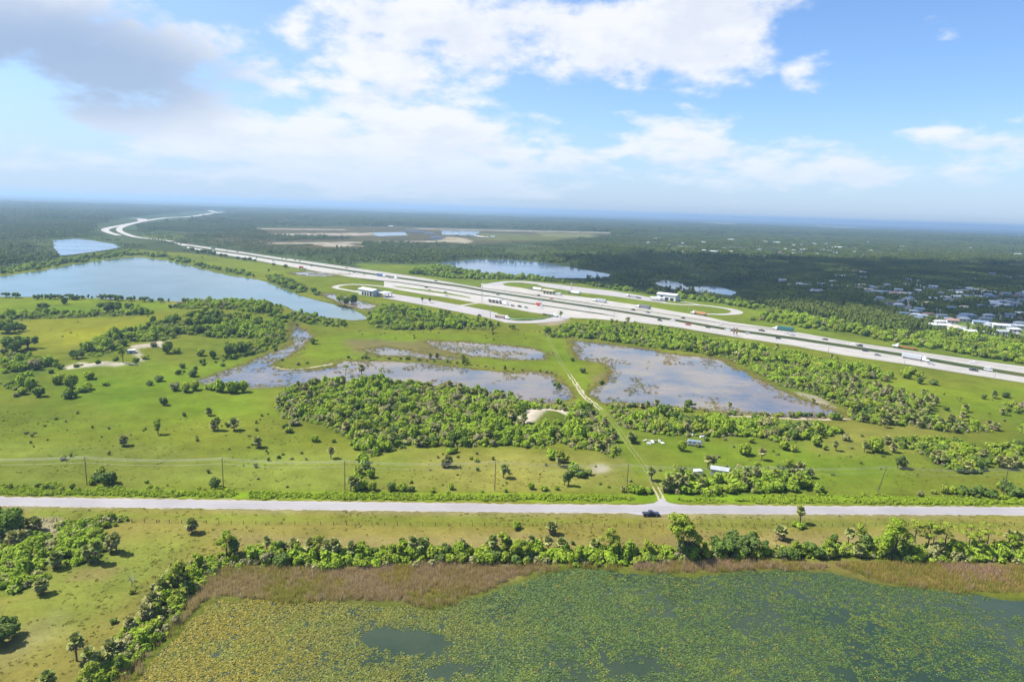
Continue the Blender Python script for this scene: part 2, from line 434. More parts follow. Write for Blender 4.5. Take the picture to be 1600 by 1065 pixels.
COVER = [
    (OPEN, C_PAST, 10, 6, 1),
    (FARVERGE, (0.135, 0.185, 0.03), 8, 5, 1),
    ([(180, 396), (290, 398), (420, 414), (600, 441), (760, 476), (860, 494), (850, 506), (700, 500), (590, 476), (470, 450), (300, 412)], C_LUSH, 8, 3, .3),
    ([(0, 512), (60, 500), (260, 503), (250, 515), (120, 545), (70, 548)], (0.19, 0.215, 0.03), 12, 6, .8),
    ([(90, 518), (190, 512), (200, 522), (100, 540)], (0.22, 0.245, 0.02), 10, 6, .7),
    ([(100, 590), (230, 565), (330, 560), (420, 600), (430, 650), (250, 660), (120, 640)], C_BRIGHT, 20, 10, .55),
    ([(0, 466), (330, 472), (270, 488), (0, 488)], C_BRIGHT, 10, 5, .5),
    ([(430, 545), (540, 520), (860, 520), (870, 545), (870, 580), (640, 560), (520, 566)], C_LUSH, 8, 4, .7),
    ([(540, 530), (700, 535), (740, 560), (700, 565), (560, 557)], C_MUD, 8, 5, .85),
    ([(0, 700), (500, 700), (980, 715), (1000, 768), (400, 768), (0, 760)], (0.165, 0.205, 0.05), 12, 8, .8),
    ([(640, 700), (960, 705), (975, 760), (640, 760)], C_DRY, 12, 8, .55),
    ([(1050, 690), (1400, 690), (1400, 760), (1100, 750)], C_LUSH, 14, 8, .6),
    ([(1250, 660), (1500, 640), (1500, 700), (1280, 700)], C_DRY, 14, 9, .5),
    ([(1290, 600), (1330, 605), (1400, 640), (1390, 660), (1330, 640), (1300, 625)], C_DRY, 6, 4, .85),
    ([(1360, 590), (1620, 610), (1620, 660), (1420, 640)], C_BRIGHT, 14, 8, .5),
    ([(845, 520), (880, 530), (900, 560), (925, 600), (950, 640), (985, 690), (1010, 740), (1000, 745), (965, 690), (930, 645), (900, 610), (880, 585), (850, 540)],
     C_LUSH, 3, 2, .8),
    ([(-300, 761), (0, 763), (400, 768), (1000, 772), (1600, 777), (1900, 779), (1900, 790), (1200, 788), (800, 785), (400, 779.5), (0, 773.5), (-300, 770)],
     (0.16, 0.27, 0.02), 1.5, 1.2, .9),
    ([(-300, 769.6), (0, 773), (400, 779), (800, 784.2), (1200, 787.3), (1900, 791), (1900, 793.5), (1200, 790.3), (800, 787.6), (400, 782.2), (0, 776.4), (-300, 773)],
     C_OLIVE, 1.0, .8, .9),
    ([(-300, 786), (0, 789), (400, 794.5), (800, 799.5), (1200, 802), (1900, 805), (1900, 880), (1600, 860), (900, 860), (400, 865), (300, 880), (240, 960),
      (150, 1060), (0, 1300), (-900, 1300)], (0.205, 0.190, 0.062), 3, 2, 1),
    ([(0, 789), (400, 794.5), (800, 799.5), (1200, 802), (1900, 805), (1900, 809), (1200, 807), (800, 805), (400, 801), (0, 793)], (0.28, 0.25, 0.13), 2, 2.2, .6),
    ([(60, 795), (400, 803), (800, 808), (1000, 812), (1000, 818), (400, 818), (60, 806)], (0.15, 0.20, 0.035), 3, 2, .7),
    ([(1100, 812), (1900, 815), (1900, 826), (1100, 822)], (0.14, 0.18, 0.04), 3, 2, .7),
    ([(340, 832), (600, 842), (1000, 842), (1300, 838), (1600, 838), (1600, 850), (1000, 852), (600, 853), (380, 850)], (0.27, 0.22, 0.10), 4, 3, .6),
    ([(80, 880), (250, 830), (300, 850), (220, 940), (60, 1020), (0, 960)], (0.16, 0.21, 0.045), 10, 5, .7),
    ([(130, 890), (185, 890), (160, 905), (110, 905)], (0.20, 0.15, 0.09), 3, 2, .6),
    ([(0, 1000), (90, 960), (110, 990), (0, 1050)], (0.27, 0.25, 0.13), 6, 4, .5),
    ([(300, 900), (345, 885), (800, 880), (830, 902), (700, 945), (345, 935), (300, 950)], (0.20, 0.15, 0.085), 3, 2, .9),
    ([(980, 880), (1350, 875), (1900, 880), (1900, 945), (1400, 915), (980, 893)], (0.17, 0.14, 0.06), 3, 2, .9),
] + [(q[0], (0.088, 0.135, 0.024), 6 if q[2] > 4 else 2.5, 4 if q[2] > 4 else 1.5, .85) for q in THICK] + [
    # sand
    ([(808, 660), (826, 646), (858, 637), (888, 640), (899, 652), (892, 662), (868, 656), (850, 658), (836, 670), (812, 672)], (.62, .55, .46), 1.5, 2.0, 1),
    ([(762, 634), (785, 625), (812, 628), (818, 642), (790, 647), (766, 642)], (0.42, 0.38, 0.28), 2, 2, .9),
    ([(108, 572), (125, 566), (150, 573), (185, 574), (215, 572), (222, 562), (205, 548), (215, 547), (226, 560), (222, 576), (180, 581), (140, 579), (110, 577)],
     C_SAND, 2, 3, .95),
    ([(205, 541), (235, 537), (262, 533), (258, 544), (225, 547), (208, 546)], C_SAND, 2, 3, .95),
    ([(255, 470), (330, 473), (300, 481), (262, 476)], C_DRY, 6, 4, .7),
    ([(928, 731), (935, 725), (948, 730), (946, 738), (930, 740)], C_SAND, 2.5, 2.5, .7),
    ([(55, 815), (80, 812), (95, 820), (70, 848), (52, 845), (70, 828)], (0.36, 0.31, 0.22), 2, 2, .8),
    ([(1240, 612), (1280, 618), (1310, 636), (1300, 640), (1260, 625)], C_PALE, 1.5, 1.5, .8),
    ([(890, 528), (925, 545), (925, 560), (905, 560), (892, 545)], C_MUD, 3, 2, .8),
    ([(925, 590), (970, 575), (965, 590), (930, 604)], C_MUD, 3, 2, .8),
    ([(1130, 645), (1330, 650), (1330, 656), (1130, 651)], (0.30, 0.25, 0.15), 2, 1.5, .8),
    ([(862, 499), (882, 497), (890, 500), (870, 508), (840, 508)], (0.42, 0.33, 0.26), 3, 2, .8),
    # far clearings
    ([(340, 364), (420, 355), (600, 352), (960, 362), (930, 368), (720, 384), (560, 392), (400, 388), (330, 378)], (0.085, 0.075, 0.05), 60, 40, .9),
    ([(395, 356.2), (540, 357), (540, 358.4), (395, 357.6)], C_PALE, 10, 10, 1),
    ([(430, 364.5), (470, 364), (590, 362.5), (590, 367), (440, 367.5)], C_PALE, 12, 20, .9),
    ([(425, 379.2), (520, 377.6), (720, 374.2), (740, 375), (720, 376.2), (520, 379.6), (425, 380.8)], C_SAND, 10, 12, .9),
    ([(495, 381), (530, 379.5), (560, 383.5), (520, 385.5)], C_SAND, 10, 14, .8),
    ([(650, 354.6), (960, 361.3), (960, 362.8), (650, 356.2)], C_PALE, 10, 16, .9),
    ([(680, 375.5), (700, 368), (730, 371), (742, 375.5), (728, 379)], (0.42, 0.36, 0.25), 10, 12, .9),
    ([(740, 362), (800, 363), (900, 368), (860, 374), (740, 374)], (0.12, 0.14, 0.05), 20, 20, .8),
    ([(840, 361), (930, 364), (925, 369), (850, 368)], (0.22, 0.24, 0.10), 20, 20, .8),
    ([(810, 382), (850, 383), (860, 386), (820, 385.5)], C_PALE, 10, 14, .5),
    ([(1050, 344.5), (1120, 346), (1280, 354), (1270, 357.2), (1150, 351), (1060, 346.5)], C_PALE, 40, 60, .8),
    ([(1350, 362), (1460, 366), (1600, 373), (1600, 374.5), (1460, 369), (1350, 364.5)], C_PALE, 30, 40, .8),
    ([(1280, 352), (1340, 355), (1340, 357), (1280, 355)], C_PALE, 30, 40, .6),
    ([(1290, 345), (1400, 350), (1390, 353), (1290, 349)], (0.35, 0.34, 0.34), 60, 80, .6),
    ([(320, 314.3), (390, 315.3), (390, 317), (320, 316)], C_PALE, 60, 60, .7),
    ([(220, 370), (270, 363), (300, 372), (260, 378)], (0.12, 0.155, 0.04), 20, 20, .8),
    (SUBURB, C_LAWN, 20, 20, .9),
    ([(1265, 405), (1330, 412), (1330, 432), (1270, 425)], (0.075, 0.12, 0.03), 15, 10, .8),
    ([(1350, 418), (1450, 428), (1440, 437), (1350, 432)], (0.075, 0.12, 0.03), 15, 10, .8),
    ([(1460, 468), (1500, 478), (1515, 492), (1480, 490)], (0.085, 0.15, 0.03), 8, 5, .9),
    ([(1540, 452), (1640, 462), (1640, 476), (1530, 462)], (0.25, 0.20, 0.15), 8, 8, .8),
    ([(1080, 404), (1200, 400), (1250, 412), (1150, 414)], (0.11, 0.14, 0.03), 20, 20, .8),
    ([(620, 388), (900, 384), (960, 392), (700, 402)], (0.060, 0.085, 0.025), 60, 60, .8),
]

# ------------------------------------------------------------------ materials
MATS = {}


def mat(name, fn):
    m = bpy.data.materials.new(name)
    m.use_nodes = True
    t = NT(m.node_tree)
    t.n.clear()
    o = t.node('ShaderNodeOutputMaterial')
    fn(t, o)
    MATS[name] = m
    return m


def plain(name, col, rough=0.7, var=0.12, scale=2.0, metal=0.0, spec=0.3, bump=0.0):
    def fn(t, o):
        g = t.node('ShaderNodeTexCoord')
        n = t.noise(g.outputs['Object'], scale, 4.0)
        f = t.ramp(n, 0.3, 0.7)
        c = t.mix(f, tuple(v * (1 - var) for v in col), tuple(min(1, v * (1 + var)) for v in col))
        p = t.node('ShaderNodeBsdfPrincipled', Base_Color=c, Roughness=rough, Metallic=metal)
        p.inputs['Specular IOR Level'].default_value = spec
        if bump:
            b = t.node('ShaderNodeBump', Strength=1.0, Distance=bump, Height=n)
            t.l.new(b.outputs[0], p.inputs['Normal'])
        t.l.new(p.outputs[0], o.inputs[0])
    return mat(name, fn)


def leafmat(name, c1, c2, c3, transl=0.3, wscale=0.35, gain=2.05):
    """foliage: hue drifts from plant to plant, from clump to clump and from leaf to leaf"""
    c1, c2, c3 = ((c[0] * gain * 1.34, c[1] * gain * 1.12, c[2] * gain * 1.15) for c in (c1, c2, c3))

    def fn(t, o):
        g = t.node('ShaderNodeNewGeometry')
        oi = t.node('ShaderNodeObjectInfo')
        n = t.noise(g.outputs['Position'], wscale, 2.0)
        c = t.mix(t.ramp(n, 0.32, 0.68), c1, c2)
        c = t.mix(t.math('MULTIPLY', oi.outputs['Random'], 0.75), c, c3)
        isl = t.math('MULTIPLY_ADD', g.outputs['Random Per Island'], 0.6, 0.7)
        hs = t.node('ShaderNodeHueSaturation', Value=isl, Color=c)
        d = t.node('ShaderNodeBsdfDiffuse', Color=hs.outputs[0])
        tr = t.node('ShaderNodeBsdfTranslucent', Color=t.mix(0.5, hs.outputs[0], (0.22, 0.30, 0.03)))
        m = t.node('ShaderNodeMixShader', i0=transl)
        t.l.new(d.outputs[0], m.inputs[1])
        t.l.new(tr.outputs[0], m.inputs[2])
        t.l.new(m.outputs[0], o.inputs[0])
    return mat(name, fn)


def ground_fn(t, o):
    g = t.node('ShaderNodeNewGeometry')
    P = g.outputs['Position']
    at = t.node('ShaderNodeAttribute', dict(attribute_name='cover'))
    nb = t.noise(P, 0.02, 5.0, 0.6)
    nm = t.noise(P, 0.12, 5.0, 0.65)
    nf = t.noise(P, 0.9, 4.0, 0.7)
    c = t.mix(t.ramp(nb, 0.40, 0.75, 0.0, 0.30), at.outputs[0], (0.125, 0.115, 0.020))
    hs = t.node('ShaderNodeHueSaturation', Color=c, Value=t.math('MULTIPLY_ADD', nm, 0.85, 0.56))
    hs2 = t.node('ShaderNodeHueSaturation', Color=hs.outputs[0], Value=t.math('MULTIPLY_ADD', nf, 0.9, 0.53))
    # mowing and cattle streaks, a slight drift of hue
    mp = t.node('ShaderNodeMapping', Vector=P)
    mp.inputs['Rotation'].default_value = (0, 0, 0.5)
    mp.inputs['Scale'].default_value = (0.03, 0.22, 1)
    ns = t.noise(mp.outputs[0], 1.0, 4.0, 0.6)
    c2 = t.mix(t.ramp(ns, 0.5, 0.75, 0.0, 0.25), hs2.outputs[0], (0.135, 0.125, 0.020))
    p = t.node('ShaderNodeBsdfPrincipled', Base_Color=c2, Roughness=0.95)
    p.inputs['Specular IOR Level'].default_value = 0.0
    h = t.math('ADD', t.math('MULTIPLY', nf, 0.35), t.math('MULTIPLY', nm, 0.5))
    b = t.node('ShaderNodeBump', Strength=0.8, Distance=0.5, Height=h)
    t.l.new(b.outputs[0], p.inputs['Normal'])
    t.l.new(p.outputs[0], o.inputs[0])


mat('ground_cover', ground_fn)


def water_fn(c1, c2, rough, wav, scale, algae=None, amt=(0.5, 0.62)):
    def fn(t, o):
        g = t.node('ShaderNodeNewGeometry')
        P = g.outputs['Position']
        nb = t.noise(P, 0.025, 4.0, 0.6)
        c = t.mix(t.ramp(nb, 0.35, 0.65), c1, c2)
        r = t.ramp(t.noise(P, 0.012, 4.0), 0.35, 0.7, rough * 0.6, rough * 1.5)
        if algae:
            f = t.ramp(t.noise(P, 0.05, 6.0, 0.7), *amt)
            f2 = t.ramp(t.noise(P, 0.9, 3.0), 0.42, 0.6)
            f = t.math('MULTIPLY', f, t.math('MULTIPLY_ADD', f2, 0.7, 0.3))
            c = t.mix(f, c, algae)
            mud = t.ramp(t.noise(P, 0.018, 5.0, 0.65), 0.44, 0.68, 0.0, 0.75)
            c = t.mix(mud, c, (0.16, 0.13, 0.095))
            r = t.math('MULTIPLY_ADD', f, 0.5, r)
        p = t.node('ShaderNodeBsdfPrincipled', Base_Color=c, Roughness=r, IOR=1.33)
        hgt_ = t.noise(P, scale, 4.0, 0.6)
        b = t.node('ShaderNodeBump', Strength=1.0, Distance=wav, Height=hgt_)
        t.l.new(b.outputs[0], p.inputs['Normal'])
        t.l.new(p.outputs[0], o.inputs[0])
    return fn


mat('lake_water', water_fn((0.065, 0.115, 0.125), (0.085, 0.14, 0.15), 0.10, 0.03, 0.8))
mat('pond_water', water_fn((0.05, 0.075, 0.11), (0.16, 0.135, 0.12), 0.07, 0.012, 0.6, (0.17, 0.18, 0.09), (0.54, 0.68)))
mat('far_water', water_fn((0.06, 0.10, 0.16), (0.07, 0.12, 0.18), 0.12, 0.03, 0.5))
mat('lily_water', water_fn((0.018, 0.034, 0.018), (0.035, 0.050, 0.026), 0.14, 0.02, 0.6))


def concrete_fn(col, seam):
    def fn(t, o):
        g = t.node('ShaderNodeNewGeometry')
        P = g.outputs['Position']
        n1 = t.noise(P, 0.05, 4.0, 0.6)
        n2 = t.noise(P, 1.3, 3.0, 0.6)
        c = t.mix(t.ramp(n1, 0.3, 0.7), tuple(v * 0.9 for v in col), tuple(v * 1.08 for v in col))
        c = t.mix(t.ramp(n2, 0.45, 0.75, 0.0, 0.25), c, seam)
        p = t.node('ShaderNodeBsdfPrincipled', Base_Color=c, Roughness=0.85)
        t.l.new(p.outputs[0], o.inputs[0])
    return fn


mat('concrete_road', concrete_fn((0.305, 0.285, 0.255), (0.22, 0.20, 0.175)))
mat('worn_concrete', concrete_fn((0.27, 0.255, 0.23), (0.20, 0.185, 0.17)))
mat('worn_asphalt', concrete_fn((0.225, 0.212, 0.215), (0.18, 0.165, 0.16)))
mat('sandy_shoulder', concrete_fn((0.24, 0.21, 0.14), (0.15, 0.14, 0.05)))
mat('asphalt_road', concrete_fn((0.255, 0.242, 0.245), (0.20, 0.185, 0.18)))
mat('parking_concrete', concrete_fn((0.275, 0.258, 0.25), (0.20, 0.19, 0.18)))
mat('worn_track', concrete_fn((0.135, 0.13, 0.035), (0.10, 0.11, 0.012)))
mat('sand_track', concrete_fn((0.29, 0.25, 0.165), (0.17, 0.15, 0.05)))
plain('road_paint', (0.75, 0.75, 0.72), 0.6)
plain('seam_dark', (0.12, 0.11, 0.10), 0.9)

leafmat('leaf_bright', (0.085, 0.155, 0.012), (0.118, 0.185, 0.018), (0.075, 0.125, 0.018), 0.32)
leafmat('leaf_mid', (0.062, 0.115, 0.010), (0.090, 0.145, 0.012), (0.105, 0.135, 0.022), 0.28)
leafmat('leaf_dark', (0.034, 0.066, 0.012), (0.048, 0.088, 0.014), (0.042, 0.068, 0.020), 0.22)
leafmat('leaf_grey', (0.085, 0.108, 0.035), (0.115, 0.140, 0.045), (0.090, 0.092, 0.055), 0.25)
leafmat('leaf_palm', (0.060, 0.095, 0.022), (0.095, 0.125, 0.035), (0.13, 0.135, 0.06), 0.2)
leafmat('leaf_forest', (0.024, 0.048, 0.014), (0.056, 0.082, 0.020), (0.058, 0.078, 0.020), 0.2, 0.006, 1.8)
leafmat('leaf_lily', (0.085, 0.150, 0.016), (0.205, 0.205, 0.012), (0.075, 0.135, 0.020), 0.1, 0.02)
leafmat('leaf_grass', (0.12, 0.21, 0.012), (0.16, 0.27, 0.015), (0.14, 0.20, 0.03), 0.35, 0.35, 1.3)
leafmat('leaf_tuft', (0.13, 0.18, 0.025), (0.18, 0.20, 0.035), (0.22, 0.19, 0.06), 0.3, 0.35, 0.62)
leafmat('leaf_reed', (0.25, 0.18, 0.125), (0.20, 0.15, 0.05), (0.30, 0.255, 0.19), 0.5, 0.04, 1.35)
leafmat('leaf_sedge', (0.15, 0.14, 0.03), (0.10, 0.13, 0.02), (0.22, 0.17, 0.07), 0.5, 0.04, 1.8)
leafmat('leaf_dry', (0.17, 0.15, 0.09), (0.22, 0.19, 0.12), (0.18, 0.15, 0.09), 0.2, 0.35, 0.85)
plain('verge_grass', (0.085, 0.12, 0.008), 0.95, 0.25, 0.3, spec=0.0)
plain('bark', (0.11, 0.085, 0.065), 0.95, 0.3, 3.0)
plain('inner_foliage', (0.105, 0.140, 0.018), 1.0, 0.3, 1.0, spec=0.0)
plain('cut_wood', (0.085, 0.07, 0.055), 0.9, 0.2, 4.0)
plain('dead_wood', (0.33, 0.30, 0.27), 0.95, 0.2, 3.0)
plain('wire_metal', (0.12, 0.12, 0.12), 0.5)
plain('galvanised', (0.42, 0.43, 0.44), 0.5, 0.1, 1.0, 0.4)
plain('white_roof', (0.50, 0.52, 0.54), 0.45, 0.06, 0.5)
plain('tan_roof', (0.50, 0.42, 0.33), 0.6, 0.08, 0.6)
plain('blue_roof', (0.16, 0.22, 0.30), 0.6, 0.1, 0.6)
plain('grey_roof', (0.30, 0.32, 0.34), 0.7, 0.12, 0.6)
plain('dark_roof', (0.07, 0.085, 0.12), 0.8, 0.15, 0.5)
plain('red_roof', (0.30, 0.17, 0.13), 0.8, 0.12, 0.5)
plain('white_wall', (0.52, 0.52, 0.50), 0.7, 0.05, 0.8)
plain('cream_wall', (0.55, 0.49, 0.38), 0.7, 0.06, 0.8)
plain('grey_wall', (0.36, 0.37, 0.39), 0.7, 0.08, 0.8)
plain('shade_panel', (0.025, 0.03, 0.035), 0.4)  # flat dark panels for bays and cargo bed, the hollow's shade coloured in
plain('window_glass', (0.03, 0.045, 0.06), 0.12, 0.1, 1.0, 0.0, 0.6)
plain('tyre', (0.02, 0.02, 0.02), 0.85)
plain('hub', (0.35, 0.35, 0.36), 0.4, 0.05, 1, 0.6)
plain('lamp_red', (0.35, 0.01, 0.01), 0.3)
plain('lamp_clear', (0.7, 0.7, 0.66), 0.2)
plain('sign_green', (0.0, 0.16, 0.10), 0.5, 0.04)
plain('sign_brown', (0.16, 0.09, 0.05), 0.6, 0.04)
plain('sign_white', (0.6, 0.6, 0.6), 0.5, 0.03)
plain('railing_green', (0.16, 0.36, 0.27), 0.5, 0.05)
plain('rust', (0.20, 0.085, 0.04), 0.9, 0.25, 3)
PAINT = dict(black=(0.012, 0.012, 0.014), navy=(0.010, 0.018, 0.07), white=(0.72, 0.72, 0.72), silver=(0.40, 0.42, 0.44), grey=(0.15, 0.155, 0.165),
             red=(0.42, 0.03, 0.02), orange=(0.60, 0.26, 0.09), teal=(0.03, 0.13, 0.13), blue=(0.06, 0.13, 0.25), tan=(0.45, 0.38, 0.28), green=(0.10, 0.20, 0.12))
for k_, v_ in PAINT.items():
    plain('paint_' + k_, v_, 0.3, 0.04, 0.5, 0.0, 0.5)


def lily_fn(t, o):
    g = t.node('ShaderNodeNewGeometry')
    oi = t.node('ShaderNodeObjectInfo')
    P = g.outputs['Position']
    sx = t.node('ShaderNodeSeparateXYZ', Vector=P)
    # the western beds have turned yellow, the eastern ones are still deep green
    west = t.ramp(t.math('MULTIPLY_ADD', t.noise(P, 0.03, 4.0), 90.0, t.math('MULTIPLY', sx.outputs[0], -1.0)), 25.0, 130.0)
    n = t.noise(P, 0.10, 4.0, 0.65)
    c = t.mix(west, (0.055, 0.092, 0.020), (0.165, 0.138, 0.008))
    c = t.mix(t.ramp(n, 0.45, 0.72, 0.0, 0.6), c, (0.115, 0.145, 0.012))
    c = t.mix(t.ramp(oi.outputs['Random'], 0.93, 1.0, 0.0, 0.4), c, (0.24, 0.17, 0.02))
    hs = t.node('ShaderNodeHueSaturation', Color=c, Value=t.math('MULTIPLY_ADD', g.outputs['Random Per Island'], 0.7, 0.65))
    p = t.node('ShaderNodeBsdfPrincipled', Base_Color=hs.outputs[0], Roughness=0.6)
    p.inputs['Specular IOR Level'].default_value = 0.25
    t.l.new(p.outputs[0], o.inputs[0])


mat('lily_leaf', lily_fn)


# ------------------------------------------------------------------ object helpers
def tag(o, label=None, cat=None, group=None, kind=None):
    if label:
        o['label'] = label
    if cat:
        o['category'] = cat
    if group:
        o['group'] = group
    if kind:
        o['kind'] = kind
    return o


def mesh_from(name, V, F, mats, mi=None, smooth=False):
    me = bpy.data.meshes.new(name)
    me.from_pydata([tuple(v) for v in V] if not isinstance(V, np.ndarray) else V.tolist(), [], F if isinstance(F, list) else F.tolist())
    for m in mats:
        me.materials.append(MATS[m])
    if mi is not None:
        me.polygons.foreach_set('material_index', np.array(mi, dtype=np.int32))
    if smooth:
        me.polygons.foreach_set('use_smooth', np.ones(len(me.polygons), dtype=bool))
    me.update()
    return me


def link(name, me, parent=None, loc=(0, 0, 0), rz=0.0, sc=1.0):
    o = bpy.data.objects.new(name, me)
    o.location = loc
    o.rotation_euler = (0, 0, rz)
    o.scale = (sc, sc, sc) if not isinstance(sc, tuple) else sc
    COL.objects.link(o)
    if parent is not None:
        o.parent = parent
    return o


class MB:
    """collects boxes, tubes and loose faces for one mesh"""

    def __init__(s):
        s.V = []
        s.F = []
        s.I = []

    def add(s, V, F, mi=0):
        n = len(s.V)
        s.V += [tuple(v) for v in V]
        s.F += [tuple(i + n for i in f) for f in F]
        s.I += [mi] * len(F)
        return s

    def box(s, x0, x1, y0, y1, z0, z1, mi=0, bev=0.0, taper=0.0):
        t = taper
        V = [(x0, y0, z0), (x1, y0, z0), (x1, y1, z0), (x0, y1, z0), (x0 + t, y0 + t, z1), (x1 - t, y0 + t, z1), (x1 - t, y1 - t, z1), (x0 + t, y1 - t, z1)]
        return s.add(V, [(0, 3, 2, 1), (4, 5, 6, 7), (0, 1, 5, 4), (1, 2, 6, 5), (2, 3, 7, 6), (3, 0, 4, 7)], mi)

    def prism(s, prof, y0, y1, mi=0):
        """profile in x,z pushed along y"""
        n = len(prof)
        V = [(x, y0, z) for x, z in prof] + [(x, y1, z) for x, z in prof]
        F = [tuple(range(n)), tuple(range(2 * n - 1, n - 1, -1))] + [(i, i + n, (i + 1) % n + n, (i + 1) % n) for i in range(n)]
        return s.add(V, F, mi)

    def tube(s, p0, p1, r0, r1=None, seg=6, mi=0, cap=True):
        r1 = r0 if r1 is None else r1
        a = Vector(p0)
        b = Vector(p1)
        q = (b - a).to_track_quat('Z', 'Y')
        V = []
        for p, r in ((a, r0), (b, r1)):
            for k in range(seg):
                V.append(tuple(p + q @ Vector((r * cos(2 * pi * k / seg), r * sin(2 * pi * k / seg), 0))))
        F = [(k, (k + 1) % seg, (k + 1) % seg + seg, k + seg) for k in range(seg)]
        if cap:
            F += [tuple(range(seg - 1, -1, -1)), tuple(range(seg, 2 * seg))]
        return s.add(V, F, mi)

    def mesh(s, name, mats, smooth=False):
        return mesh_from(name, s.V, s.F, mats if isinstance(mats, (list, tuple)) else [mats], s.I, smooth)

    def build(s, name, mats, parent=None, **k):
        return link(name, s.mesh(name, mats), parent, **k)


def empty(name, x, y, z=0.0, rz=0.0, sc=1.0):
    o = bpy.data.objects.new(name, None)
    o.location = (x, y, z)
    o.rotation_euler = (0, 0, rz)
    o.scale = (sc, sc, sc)
    o.empty_display_size = 0.5
    COL.objects.link(o)
    return o


def clone(src, loc, rz, sc=1.0):
    """a thing, its parts and their sub-parts"""
    r = src.copy()
    COL.objects.link(r)
    r.location = loc
    r.rotation_euler = (0, 0, rz)
    r.scale = (sc, sc, sc) if not isinstance(sc, tuple) else sc
    for ch in list(src.children):
        c = ch.copy()
        COL.objects.link(c)
        c.parent = r
        for g in list(ch.children):
            d = g.copy()
            COL.objects.link(d)
            d.parent = c
    return r


def scatter(name, P, S, R, I, meshes, label=None, parent=None):
    """one object that stands for countless pieces: geometry-node instances on points"""
    n = len(P)
    me = bpy.data.meshes.new(name)
    me.vertices.add(n)
    me.vertices.foreach_set('co', np.asarray(P, dtype=np.float32).ravel())
    a = me.attributes.new('scl', 'FLOAT_VECTOR', 'POINT')
    S = np.asarray(S, dtype=np.float32)
    if S.ndim == 1:
        S = np.stack([S, S, S], 1)
    a.data.foreach_set('vector', S.ravel())
    a = me.attributes.new('rot', 'FLOAT_VECTOR', 'POINT')
    R = np.asarray(R, dtype=np.float32)
    if R.ndim == 1:
        R = np.stack([R * 0, R * 0, R], 1)
    a.data.foreach_set('vector', R.ravel())
    a = me.attributes.new('pick', 'INT', 'POINT')
    a.data.foreach_set('value', np.asarray(I, dtype=np.int32))
    o = link(name, me, parent)
    tag(o, label, None, None, 'stuff')
    src = bpy.data.collections.new(name + '_source')
    for k, m in enumerate(meshes):
        so = bpy.data.objects.new('%s_source_%02d' % (name, k), m)
        src.objects.link(so)
    ng = bpy.data.node_groups.new(name + '_nodes', 'GeometryNodeTree')
    ng.interface.new_socket('Geometry', in_out='INPUT', socket_type='NodeSocketGeometry')
    ng.interface.new_socket('Geometry', in_out='OUTPUT', socket_type='NodeSocketGeometry')
    N = ng.nodes
    gi = N.new('NodeGroupInput')
    go = N.new('NodeGroupOutput')
    ci = N.new('GeometryNodeCollectionInfo')
    ci.inputs['Collection'].default_value = src
    ci.inputs['Separate Children'].default_value = True
    ci.inputs['Reset Children'].default_value = True
    ip = N.new('GeometryNodeInstanceOnPoints')
    ip.inputs['Pick Instance'].default_value = True

    def na(nm, dt):
        q = N.new('GeometryNodeInputNamedAttribute')
        q.data_type = dt
        q.inputs['Name'].default_value = nm
        return q.outputs['Attribute']
    L = ng.links
    L.new(gi.outputs[0], ip.inputs['Points'])
    L.new(ci.outputs[0], ip.inputs['Instance'])
    L.new(na('pick', 'INT'), ip.inputs['Instance Index'])
    L.new(na('rot', 'FLOAT_VECTOR'), ip.inputs['Rotation'])
    L.new(na('scl', 'FLOAT_VECTOR'), ip.inputs['Scale'])
    L.new(ip.outputs[0], go.inputs[0])
    md = o.modifiers.new('scatter', 'NODES')
    md.node_group = ng
    return o


# ------------------------------------------------------------------ ground
def polar_grid():
    th = np.concatenate([np.linspace(-180, -56, 26), np.linspace(-52, 52, 400), np.linspace(56, 180, 26)[:-1]])
    r = np.concatenate([[25, 45], np.geomspace(60, 120, 16)[:-1], np.geomspace(120, 1100, 400)[:-1], np.geomspace(1100, 6000, 130)[:-1], np.geomspace(6000, 60000, 30)])
    return np.radians(th), r


TH, RR = polar_grid()
nt, nr = len(TH), len(RR)
X = (RR[:, None] * np.sin(TH)[None, :]).ravel()
Y = (RR[:, None] * np.cos(TH)[None, :]).ravel()
dist = np.hypot(X, Y)
wob = fbm(X, Y, 30, 3, 4) - 0.5
wob2 = fbm(X, Y, 6, 9, 3) - 0.5
farw = fbm(X, Y, 400, 5, 4) - 0.5
colr = np.empty((len(X), 3))
f_ = np.clip(fbm(X, Y, 260, 21, 5) * 2.2 - 0.6, 0, 1)
f2_ = np.clip(fbm(X, Y * 0.3, 1500, 33, 4) * 2.6 - 0.8, 0, 1)
far = np.clip((dist - 2500) / 5000, 0, 1)
c0 = np.array(C_FOREST)
colr[:] = c0 * (0.75 + 0.6 * f_[:, None])
colr = colr * (1 - far[:, None]) + far[:, None] * (np.array((0.026, 0.046, 0.024)) * (0.6 + 1.0 * f2_[:, None]))
near_var = np.clip(.5 + (fbm(X, Y, 45, 51, 5) - .5) * 1.6 + (fbm(X, Y, 12, 57, 3) - .5) * .9, 0, 1)
for poly, c, soft, wb, st in COVER:
    c = (c[0] * .70, c[1] * .685, c[2] * .50) if c[2] < .1 else tuple(v * .60 for v in c)
    s_ = sdist(GP(poly), X, Y, 60 + soft + wb)
    s_ = s_ + wob * wb * 4 + wob2 * min(wb, 4)
    a_ = sstep(-soft, soft, s_) * st
    cv = np.array(c)[None, :] * (0.80 + 0.40 * near_var[:, None]) * np.array((1, 1, 1)) + np.array((.018, .004, 0)) * (fbm(X, Y, 70, 63, 4)[:, None] - .5) * 2
    if c[2] > .1:
        a_ = a_ * np.clip(.35 + 1.3 * fbm(X, Y, 5, 43, 3), .4, 1)
    colr = colr * (1 - a_[:, None]) + cv * a_[:, None]
Z = np.array(hgt(X, Y))
